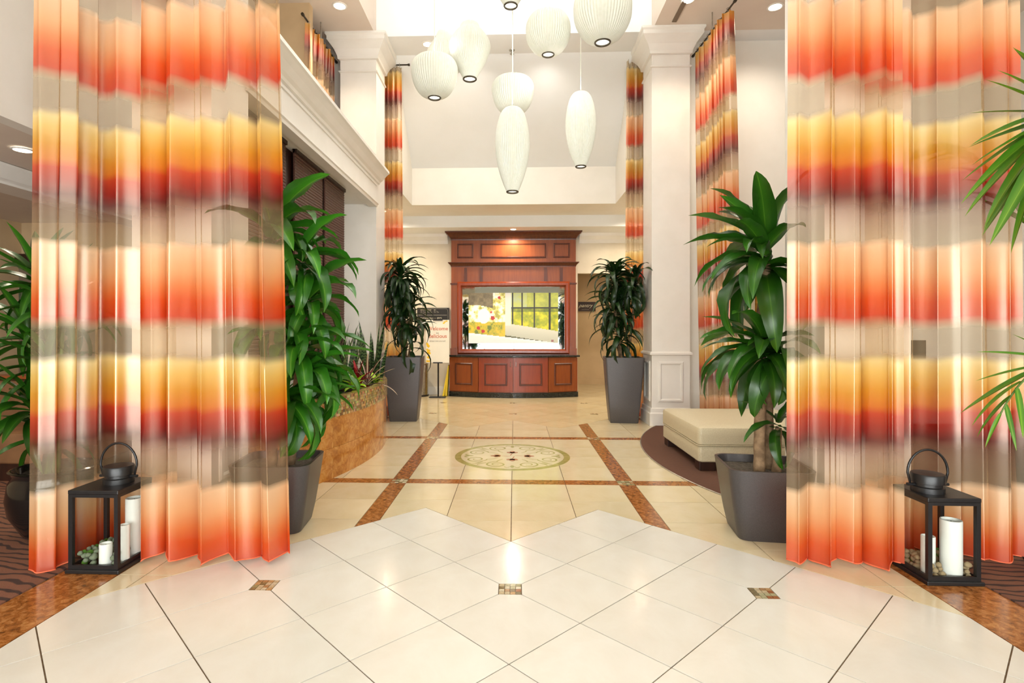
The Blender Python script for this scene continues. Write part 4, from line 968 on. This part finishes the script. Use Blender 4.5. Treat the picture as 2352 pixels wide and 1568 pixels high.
def rocks(mt):
    out = []
    for v in range(4):
        mb = MB(); rnd = random.Random(v * 7 + len(mt)); rings = []
        ph = [rnd.uniform(0, 6) for _ in range(4)]
        for j in range(7):
            a = -PI / 2 + PI * j / 6; rr, zz = max(0.02, math.cos(a)), math.sin(a)
            rings.append([((rr * (1 + 0.16 * math.sin(2 * t + ph[0]) + 0.1 * math.sin(3 * t + ph[1] + j))) * math.cos(t), rr * (1 + 0.14 * math.sin(2 * t + ph[2]) + 0.1 * math.cos(4 * t + ph[3] + j)) * math.sin(t), zz * (1 + 0.1 * math.sin(t + ph[1]))) for t in [k / 9 * 2 * PI for k in range(9)]])
        mb.loft(rings); o = mb.build('rock_template', mt, smooth=0); out.append(o.data); bpy.data.objects.remove(o)
    ROCK[mt] = out
for k in ('stone_green', 'stone_tan', 'moss'): rocks(k)
lantern(-2.455, -2.15, 2.965, 3.275, 'black metal lantern with three white candles on the granite band',
        [(-2.215, 3.185, 0.045, 0.335, 'tallest white candle in the lantern with three candles'), (-2.195, 3.075, 0.027, 0.215, 'slim mid-height white candle in the lantern with three candles'), (-2.27, 3.03, 0.032, 0.125, 'shortest white candle in the lantern with three candles')],
        (('stone_green', 'moss'), ('grey-green lichen pebble in the lantern with three candles', 'green moss ball in the lantern with three candles'), 'pebbles in the three-candle lantern', 110), (0.02, 0.03))
lantern(2.19, 2.485, 2.985, 3.28, 'black metal lantern with two white candles under the palm fronds',
        [(2.375, 3.07, 0.05, 0.30, 'wide tall white candle in the lantern with two candles'), (2.265, 3.085, 0.033, 0.205, 'slim shorter white candle in the lantern with two candles')],
        (('stone_tan', 'moss'), ('tan pebble in the lantern with two candles', 'green moss clump in the lantern with two candles'), 'pebbles in the two-candle lantern', 70), (-0.04, 0.0))

# ================================================================== curved planter
def parc(y, e=0.0): return (-ACX - 0.02 + math.sqrt((AR + e) ** 2 - (y - 6.0) ** 2), y)
PY0, PY1, NP = 4.05, 7.72, 8
pl = thing('planter_bed', (-1.8, 5.9, 0), 'long curved planter faced in honey granite with a mosaic rim', 'planter')
mb = MB(); ar = [parc(PY0 + (PY1 - PY0) * i / 48, -0.012) for i in range(49)]; mb.prism([(-2.2, PY0)] + ar + [(-2.2, PY1)], 0, 0.55); mb.build('core', 'grout', pl)
for k in range(NP):
    for z0, z1 in ((0.0, 0.275), (0.277, 0.55)):
        ya, yb = PY0 + (PY1 - PY0) * k / NP + 0.0015, PY0 + (PY1 - PY0) * (k + 1) / NP - 0.0015
        o_ = [parc(ya + (yb - ya) * i / 6, 0.0) for i in range(7)]; i_ = [parc(ya + (yb - ya) * i / 6, -0.02) for i in range(7)]
        mb = MB(); mb.prism(o_ + i_[::-1], z0, z1); mb.build('granite_panel', 'granite_panel', pl, pivot=(o_[3][0], o_[3][1], z0))
mb = MB(); mb.prism([parc(PY0 + (PY1 - PY0) * i / 48, 0.004) for i in range(49)] + [parc(PY1 - (PY1 - PY0) * i / 48, -0.08) for i in range(49)], 0.55, 0.726); mb.build('rim_wall', 'grout', pl)
mb = MB(); yy = PY0; nrow = 7; RIM = [C(176, 140, 80), C(150, 116, 64), C(198, 170, 116), C(122, 98, 58), C(164, 150, 92), C(190, 156, 96)]
while yy < PY1 - 0.03:
    st = random.uniform(0.016, 0.03)
    for r in range(nrow):
        mb.cur = tuple(c * random.uniform(.6, 1.1) for c in random.choice(RIM)[:3]) + (1,); z0 = 0.552 + r * 0.025; y2 = min(yy + st - 0.002, PY1)
        a, b_ = parc(yy, 0.004), parc(y2, 0.004); c_, d_ = parc(y2, 0.010), parc(yy, 0.010)
        mb.prism([d_, c_, b_, a], z0, z0 + 0.0232)
    for r in range(2):
        mb.cur = tuple(c * random.uniform(.7, 1.1) for c in random.choice(RIM)[:3]) + (1,)
        a, b_, c_, d_ = parc(yy, -0.078 + r * 0.044), parc(y2, -0.078 + r * 0.044), parc(y2, -0.038 + r * 0.044), parc(yy, -0.038 + r * 0.044)
        mb.prism([d_, c_, b_, a], 0.727, 0.732)
    yy += st
tag(mb.build('mosaic_rim', 'chips', pl), None, kind='stuff')
mb = MB(); mb.prism([(-2.19, PY0 + .05)] + [parc(PY0 + 0.05 + (PY1 - PY0 - .1) * i / 30, -0.085) for i in range(31)] + [(-2.19, PY1 - .05)], 0.551, 0.68); mb.build('soil', 'soil', pl)

# ================================================================== leaves
def leaf_mesh(name, L_, W_, bend, mat, vee=0.25, ripple=0.0, pw=0.75, twist=0.0, nseg=10, point=1.0):
    v, f = [], []; x = z = 0.0; ds = L_ / nseg
    for i in range(nseg + 1):
        s = i / nseg; a = -bend * s ** 1.15
        w_ = W_ * (max(0.0, math.sin(PI * min(1, (0.06 + 0.94 * s) ** pw))) ** 0.75) * (1 if s < 1 else 0.04)
        w_ = max(w_, 0.10 * W_ if s < 0.3 else 0.004 * W_)
        tw = twist * s
        for k in (-1, -0.5, 0, 0.5, 1):
            yv = k * w_ * 0.5; zz = abs(k) * w_ * vee + (ripple * W_ * math.sin(s * 17 + k * 1.5) * abs(k) * math.sin(PI * s) if ripple else 0)
            nx_, nz_ = -math.sin(a), math.cos(a); yr = yv * math.cos(tw) - zz * math.sin(tw); zr = yv * math.sin(tw) + zz * math.cos(tw)
            v.append((x + nx_ * zr, yr, z + nz_ * zr))
        x += math.cos(a) * ds; z += math.sin(a) * ds
    for i in range(nseg):
        for k in range(4): q = i * 5 + k; f.append((q, q + 5, q + 6, q + 1))
    me = bpy.data.meshes.new(name); me.from_pydata(v, [], f); me.materials.append(M[mat]); me.shade_smooth()
    return me
def leaves_set(mat, L_, W_, bends, **kw): return [leaf_mesh('leaf', L_ * random.uniform(.92, 1.08), W_ * random.uniform(.9, 1.1), b_, mat, twist=random.uniform(-.35, .35), **kw) for b_ in bends]
CORN = leaves_set('leaf', 0.58, 0.15, [1.1, 1.5, 1.8, 2.1, 2.3, 2.4, 2.3], ripple=0.06, vee=0.2)
CORN2 = leaves_set('leaf', 0.52, 0.115, [0.7, 1.0, 1.3, 1.6, 1.9, 2.1], ripple=0.08, vee=0.2)
CORNB = leaves_set('leaf_bright', 0.48, 0.115, [1.0, 1.4, 1.8, 2.1, 2.3, 2.5, 2.6], ripple=0.09)
DRAC = leaves_set('leaf_dark', 0.56, 0.082, [1.6, 2.1, 2.4, 2.6, 2.6, 2.5], ripple=0.04, vee=0.18)
SIDE = leaves_set('leaf', 0.42, 0.072, [0.3, 0.6, 0.9, 1.3, 1.7], ripple=0.03)
def put_leaf(parent, me, loc, az, pitch, roll=0.0, sc=1.0, name='leaf'):
    o = bpy.data.objects.new(name, me); COL.objects.link(o); o.parent = parent; pl_ = LOC[parent.name]
    mt = Matrix.Rotation(az, 4, 'Z') @ Matrix.Rotation(-pitch, 4, 'Y') @ Matrix.Rotation(roll, 4, 'X')
    o.matrix_local = Matrix.Translation([loc[i] - pl_[i] for i in range(3)]) @ mt @ Matrix.Diagonal((sc, sc, sc, 1)); return o
SOLID = [(1.5, 2.3, 3.0, 3.34), (2.0, 3.05, 3.15, 3.5), (-2.25, -1.2, 3.0, 3.27), (-2.75, -2.0, 2.9, 3.48), (1.93, 2.54, 3.5, 4.1), (-2.52, -1.91, 3.5, 4.08), (1.93, 2.5, 7.83, 8.4), (-2.5, -1.93, 7.83, 8.4), (-2.7, -2.14, 4.0, 7.1)]
def clear_leaf(o, base):
    me = o.data; mw = Matrix.Translation(base) @ o.matrix_basis
    for v in me.vertices:
        p = mw @ v.co
        for x0, x1, y0, y1 in SOLID:
            if x0 < p.x < x1 and y0 < p.y < y1: return False
    return True
def crown(parent, c, n, meshes, rnd, pmin, pmax, stem=0.18, sc=1.0, axis=(0, 0, 1), azc=None, azs=PI):
    for i in range(n):
        t = i / max(1, n - 1); az = (i * 2.399 + rnd.uniform(-.25, .25)) if azc is None else azc + rnd.uniform(-azs, azs)
        pitch = pmax + (pmin - pmax) * t + rnd.uniform(-.12, .12)
        k = min(len(meshes) - 1, max(0, int(t * len(meshes) + rnd.uniform(-1, 1))))
        z = stem * (1 - t)
        s_ = sc * rnd.uniform(.8, 1.12)
        for tr_ in range(9):
            o = put_leaf(parent, meshes[k], (c[0] + 0.012 * math.cos(az) + axis[0] * z, c[1] + 0.012 * math.sin(az) + axis[1] * z, c[2] + z), az, pitch, rnd.uniform(-.3, .3), s_)
            if clear_leaf(o, LOC[parent.name]): break
            bpy.data.objects.remove(o); az = az + rnd.uniform(-1.2, 1.2) if tr_ < 3 else rnd.uniform(0, 2 * PI); s_ *= 0.95
def trunk(parent, pts, r0, r1, mat='bark'):
    P_ = []
    for a, b_ in zip(pts, pts[1:]):
        n = 8
        for i in range(n): P_.append(tuple(a[k] + (b_[k] - a[k]) * i / n for k in range(3)))
    P_.append(pts[-1]); n = len(P_)
    mb = MB(); mb.tube(P_, [(r0 + (r1 - r0) * i / n) * (1 + (0.06 if i % 2 else -0.03)) for i in range(n)], 10); return mb.build('trunk', mat, parent, smooth=0)
def square_pot(parent, c, ht, hb, z1, rad, mat, rot, soilz=0.05):
    mb = MB(); n = 6
    lv = [(hb * 0.97, 0.0), (hb, 0.01)] + [(hb + (ht - hb) * (t ** 0.85), z1 * t) for t in (0.25, 0.5, 0.75, 0.97)] + [(ht, z1), (ht - 0.018, z1), (ht - 0.03, z1 - soilz - 0.02)]
    mb.loft([[(x, y, c[2] + z) for x, y in rrect(h, h, rad * h / ht, n, c[0], c[1], rot)] for h, z in lv], True, False); mb.build('pot', mat, parent, smooth=35)
    mb = MB(); hs = ht - 0.026; g = [(x, y) for x, y in rrect(hs, hs, rad * .9, n, c[0], c[1], rot)]; mb.prism(g, c[2] + z1 - soilz - 0.02, c[2] + z1 - soilz); mb.build('soil', 'soil', parent)

# corn plant by the ottoman
rnd = random.Random(4); c = (1.67, 3.745, 0.0)
t = thing('corn_plant', c, 'tall potted corn plant with three leafy crowns beside the ottoman', 'plant')
square_pot(t, c, 0.262, 0.19, 0.46, 0.09, 'pot_front', R(-7))
trunk(t, [(1.63, 3.70, 0.38), (1.655, 3.74, 0.9), (1.66, 3.75, 1.30), (1.70, 3.75, 1.78)], 0.036, 0.034)
trunk(t, [(1.74, 3.80, 0.38), (1.73, 3.80, 0.9), (1.78, 3.80, 1.32)], 0.036, 0.03); trunk(t, [(1.75, 3.72, 0.38), (1.755, 3.70, 0.70)], 0.03, 0.02)
crown(t, (1.70, 3.75, 1.70), 44, CORN2, rnd, -0.35, 1.2, 0.26, 1.14)
crown(t, (1.68, 3.74, 1.14), 20, CORN2, rnd, -0.1, 0.7, 0.14, 1.08); crown(t, (1.76, 3.70, 1.12), 16, CORN, rnd, -0.5, 0.5, 0.12, 0.8, azc=-2.0, azs=1.3)
crown(t, (1.755, 3.70, 0.68), 9, CORN2, rnd, -0.4, 0.9, 0.08, 0.6)

# leafy corn plant behind the front curtain on the planter side
rnd = random.Random(9); c = (-1.60, 3.76, 0.0)
t = thing('corn_plant', c, 'bushy bright green corn plant in front of the curved planter', 'plant')
square_pot(t, c, 0.262, 0.19, 0.46, 0.09, 'pot_front', R(6))
trunk(t, [(-1.64, 3.74, 0.38), (-1.63, 3.76, 1.1), (-1.66, 3.78, 1.95)], 0.036, 0.03); trunk(t, [(-1.54, 3.80, 0.38), (-1.48, 3.80, 1.0), (-1.42, 3.82, 1.45)], 0.034, 0.028); trunk(t, [(-1.56, 3.70, 0.38), (-1.50, 3.66, 0.75)], 0.03, 0.024)
crown(t, (-1.66, 3.78, 1.86), 26, CORNB, rnd, -0.4, 1.1, 0.2, 1.08)
crown(t, (-1.44, 3.80, 1.72), 14, CORNB, rnd, -0.3, 0.9, 0.2, 1.0, azc=-0.2, azs=1.7)
crown(t, (-1.42, 3.82, 1.42), 24, CORNB, rnd, -0.45, 0.9, 0.18, 1.0); crown(t, (-1.44, 3.72, 1.12), 18, CORNB, rnd, -0.5, 0.6, 0.14, 0.98, azc=-0.4, azs=1.6)
crown(t, (-1.50, 3.66, 0.80), 18, CORNB, rnd, -0.5, 0.5, 0.12, 0.95, azc=-0.5, azs=1.5)
crown(t, (-1.40, 3.74, 0.98), 12, CORNB, rnd, -0.5, 0.6, 0.12, 0.95, azc=0.0, azs=1.2); crown(t, (-1.62, 3.8, 1.3), 12, CORNB, rnd, -0.4, 0.5, 0.1, 1.0)

# dracaenas in the far tall planters
def dracaena(c, rot, label, seed, cr):
    rnd = random.Random(seed); t = thing('dracaena', c, label, 'plant', 'dracaenas in tall grey planters')
    square_pot(t, c, 0.275, 0.20, 0.945, 0.03, 'pot_grey', rot, 0.03)
    for k, (dx, dy, z, n) in enumerate(cr):
        trunk(t, [(c[0] + dx * 0.3, c[1] + dy * 0.3, 0.88), (c[0] + dx * 0.7, c[1] + dy * 0.7, (0.9 + z) / 2), (c[0] + dx, c[1] + dy, z + 0.12)], 0.022, 0.016, 'stem' if k == 0 else 'bark')
        crown(t, (c[0] + dx, c[1] + dy, z), n, DRAC, rnd, -0.5, 1.1, 0.26, 0.95)
dracaena((-1.62, 8.25, 0), R(4), 'dark dracaena in a tall grey planter beside the welcome sign', 31, [(-0.07, 0, 1.96, 60), (0.04, -0.05, 1.36, 34), (0.10, -0.08, 1.0, 12), (-0.08, -0.02, 1.68, 34)])
dracaena((1.62, 8.22, 0), R(-5), 'dark dracaena in a tall grey planter by the pantry corridor', 32, [(-0.12, 0, 1.93, 56), (0.18, -0.04, 1.86, 48), (-0.12, -0.06, 1.5, 44), (-0.06, -0.08, 1.12, 26)])

# plants in the curved planter
SNAKE = [leaf_mesh('leaf', random.uniform(.6, .85), 0.06, b_, 'leaf_snake', vee=0.12, pw=0.6) for b_ in (0.02, 0.08, 0.15, 0.22)]
def snake(cx, cyy, n, seed, label):
    rnd = random.Random(seed); t = thing('snake_plant', (cx, cyy, 0.67), label, 'plant', 'snake plants in the curved planter')
    for i in range(n):
        a = rnd.uniform(0, 2 * PI); r = rnd.uniform(0, 0.14); put_leaf(t, SNAKE[rnd.randrange(4)], (cx + r * math.cos(a), cyy + r * math.sin(a), 0.66), a, R(90) - rnd.uniform(.02, .3), rnd.uniform(-1.5, 1.5), rnd.uniform(.75, 1.08))
snake(-1.80, 6.95, 22, 41, 'tall snake plant nearest the far end of the curved planter')
snake(-1.98, 6.35, 18, 42, 'snake plant in the middle of the curved planter')
snake(-1.95, 5.7, 14, 43, 'snake plant half hidden by the corn plant')
def tuft(cx, cyy, z, meshes, n, label, name, cat, seed, pmin, pmax, sc):
    rnd = random.Random(seed); t = thing(name, (cx, cyy, z), label, cat); crown(t, (cx, cyy, z), n, meshes, rnd, pmin, pmax, 0.06, sc); return t
LIME = leaves_set('leaf_lime', 0.16, 0.075, [0.5, 0.9, 1.3], vee=0.15); RED = leaves_set('leaf_red', 0.26, 0.05, [0.3, 0.7, 1.0]); CREAM = leaves_set('leaf_cream', 0.36, 0.032, [0.5, 0.9, 1.3]); GRN = leaves_set('leaf_bright', 0.24, 0.07, [0.5, 0.9, 1.4])
tuft(-1.68, 5.86, 0.70, LIME, 11, 'lime green leafy plant at the planter rim', 'pothos', 'plant', 51, 0.0, 1.0, 1.0)
tuft(-1.66, 6.62, 0.69, LIME, 9, 'small lime plant at the far tip of the planter rim', 'pothos', 'plant', 52, 0.0, 1.0, 0.8)
tuft(-1.72, 6.12, 0.70, RED, 9, 'red bromeliad among the planter greenery', 'bromeliad', 'plant', 53, 0.3, 1.4, 1.0)
tuft(-1.66, 6.28, 0.70, CREAM, 16, 'cream striped spiky plant behind the red bromeliad', 'striped_dracaena', 'plant', 54, 0.15, 1.3, 1.0)
for k, (x, y) in enumerate(((-1.78, 5.45), (-1.85, 5.05), (-1.95, 4.6), (-1.9, 6.0), (-1.85, 6.5))):
    tuft(x, y, 0.69, GRN, 16, ['low green leafy plant below the middle woven blind', 'low green leafy plant behind the corn plant leaves', 'low green leafy plant near the hidden end of the planter', 'low green leafy plant between the snake plants', 'low green leafy plant at the foot of the tallest snake plant'][k], 'peace_lily', 'plant', 60 + k, -0.1, 1.2, 1.0)

# dark potted dracaena at the dining area
rnd = random.Random(12); c = (-2.985, 3.54, 0.006)
t = thing('potted_dracaena', c, 'green dracaena in a round black glazed pot by the dining area', 'plant')
mb = MB(); mb.lathe([(0.13, 0), (0.18, 0.03), (0.25, 0.16), (0.265, 0.26), (0.25, 0.36), (0.225, 0.405), (0.235, 0.43), (0.25, 0.44), (0.235, 0.445), (0.21, 0.42), (0.2, 0.38)], 40, c, True, False); mb.build('pot', 'pot_black', t, smooth=60)
mb = MB(); mb.lathe([(0.215, 0.37), (0.215, 0.385)], 28, c); mb.build('soil', 'soil', t)
for dx, dy, z, n in ((-0.22, 0.1, 1.58, 26), (0.0, 0.05, 1.40, 22), (-0.25, 0.06, 1.22, 20), (-0.06, 0.0, 1.02, 22), (-0.12, -0.05, 0.76, 20), (-0.05, 0.0, 0.56, 12)):
    trunk(t, [(c[0] + dx * .2, c[1] + dy * .2, 0.38), (c[0] + dx, c[1] + dy, z + 0.1)], 0.014, 0.012, 'stem'); crown(t, (c[0] + dx, c[1] + dy, z), n, SIDE, rnd, -0.4, 1.1, 0.16, 1.0)

# palm at the edge
LT = [leaf_mesh('leaflet', 0.42, 0.042, b_, 'leaf_palm', vee=0.18, pw=0.62, nseg=8) for b_ in (0.15, 0.35, 0.6)]
c = (3.2, 3.15, 0.006)
t = thing('palm', c, 'potted palm with arching feathery fronds beside the lantern with two candles', 'palm')
mb = MB(); mb.loft([[(x, y, z) for x, y in rrect(h, h, 0.03, 4, c[0], c[1])] for h, z in ((0.21, 0.006), (0.245, 0.88), (0.225, 0.88), (0.22, 0.84))], True, False); mb.build('pot', 'pot_black', t, smooth=35)
mb = MB(); mb.prism(rrect(0.222, 0.222, 0.03, 4, c[0], c[1]), 0.82, 0.85); mb.build('soil', 'soil', t)
def bez(p, s): 
    a, b_, c_, d_ = p; return a * (1 - s) ** 3 + b_ * 3 * s * (1 - s) ** 2 + c_ * 3 * s * s * (1 - s) + d_ * s ** 3
def frond(ctrl, n, ln, s0, rnd, sides=(1, -1), droop=0.5):
    ctrl = [Vector(q) for q in ctrl]; pts = [bez(ctrl, i / 24) for i in range(25)]
    mb = MB(); mb.tube(pts, [0.010 * (1 - 0.8 * i / 24) + 0.001 for i in range(25)], 6); mb.build('rachis', 'stem', t, smooth=0)
    for i in range(n):
        s = s0 + (1 - s0) * i / (n - 1); p0 = bez(ctrl, s); tg = (bez(ctrl, min(1, s + 0.02)) - bez(ctrl, max(0, s - 0.02))).normalized()
        side = tg.cross(Vector((0, 0, 1))); side = side.normalized() if side.length > 0.1 else Vector((1, 0, 0))
        for sg in sides:
            fwd = 0.5 + 0.9 * s; dv = (side * sg + tg * fwd + Vector((0, 0, -droop * (0.4 + s)))).normalized()
            az = math.atan2(dv.y, dv.x); pt = math.asin(max(-1, min(1, dv.z)))
            put_leaf(t, LT[rnd.randrange(3)], p0, az, pt, rnd.uniform(-.3, .3), ln / 0.42 * (0.75 + 0.35 * math.sin(PI * min(1, s * 0.9 + 0.1))) * rnd.uniform(.92, 1.08), 'leaflet')
rnd = random.Random(77); b0 = (3.2, 3.15, 0.86)
def leaflet_to(base, tip):
    dv = tip - base; me = LT[rnd.randrange(2)]; put_leaf(t, me, base, math.atan2(dv.y, dv.x), math.asin(dv.z / dv.length) + 0.10, rnd.uniform(-.5, .5), dv.length / 0.42, 'leaflet')
def aimed_frond(ctrl, tips, s0):
    ctrl = [Vector(q) for q in ctrl]; pts = [bez(ctrl, i / 24) for i in range(25)]
    mb = MB(); mb.tube(pts, [0.010 * (1 - 0.75 * i / 24) + 0.001 for i in range(25)], 6); mb.build('rachis', 'stem', t, smooth=0)
    for i, q in enumerate(tips): leaflet_to(bez(ctrl, s0 + (1 - s0) * i / (len(tips) - 1)), P(*q))
aimed_frond([b0, (3.25, 3.1, 2.3), P(2480, 60, 2.75), P(2388, 400, 2.62)], [(2300, 150, 2.9), (2262, 190, 2.8), (2330, 120, 2.5), (2232, 270, 2.7), (2222, 352, 2.75), (2228, 398, 2.55), (2240, 320, 2.6), (2216, 425, 2.7), (2213, 457, 2.65), (2218, 490, 2.75), (2247, 522, 2.6), (2270, 548, 2.65), (2290, 572, 2.55), (2326, 587, 2.6), (2375, 600, 2.5), (2420, 560, 2.5)], 0.55)
aimed_frond([b0, (3.12, 2.95, 1.3), P(2395, 760, 2.7), P(2298, 950, 2.6)], [(2320, 770, 2.8), (2245, 816, 2.7), (2440, 900, 2.5), (2243, 880, 2.75), (2210, 956, 2.7), (2420, 960, 2.5), (2222, 972, 2.6), (2352, 1010, 2.5), (2240, 1002, 2.65), (2330, 1036, 2.55), (2266, 1028, 2.6)], 0.62)
frond([b0, (3.3, 3.2, 2.0), (3.7, 3.3, 2.4), (4.1, 3.4, 2.0)], 14, 0.42, 0.3, rnd)
frond([b0, (3.3, 3.0, 1.7), (3.6, 2.8, 2.2), (3.9, 2.5, 1.8)], 14, 0.42, 0.3, rnd)
frond([b0, (3.15, 3.3, 1.8), (3.0, 3.6, 2.6), (2.75, 3.7, 2.55)], 12, 0.40, 0.45, rnd)

# brown booth in the dining area
bo = thing('booth_bench', (-4.6, 5.2, 0), 'brown vinyl booth bench behind the black glazed pot', 'bench')
mb = MB(); mb.box(-5.6, -3.75, 4.75, 5.3, 0.006, 0.16); mb.build('plinth', 'dark_wood', bo)
bevel(cushion(-5.6, -3.72, 4.72, 5.32, 0.16, 0.44, 0.015, 0.06).build('seat', 'brown_vinyl', bo, smooth=35), 0.01)
bevel(cushion(-5.6, -3.72, 5.18, 5.36, 0.44, 0.86, 0.01, 0.06).build('backrest', 'brown_vinyl', bo, smooth=35), 0.01)
mb = MB(); mb.box(-5.62, -3.70, 5.16, 5.38, 0.87, 0.90); bevel(mb.build('top_rail', 'cherry', bo))
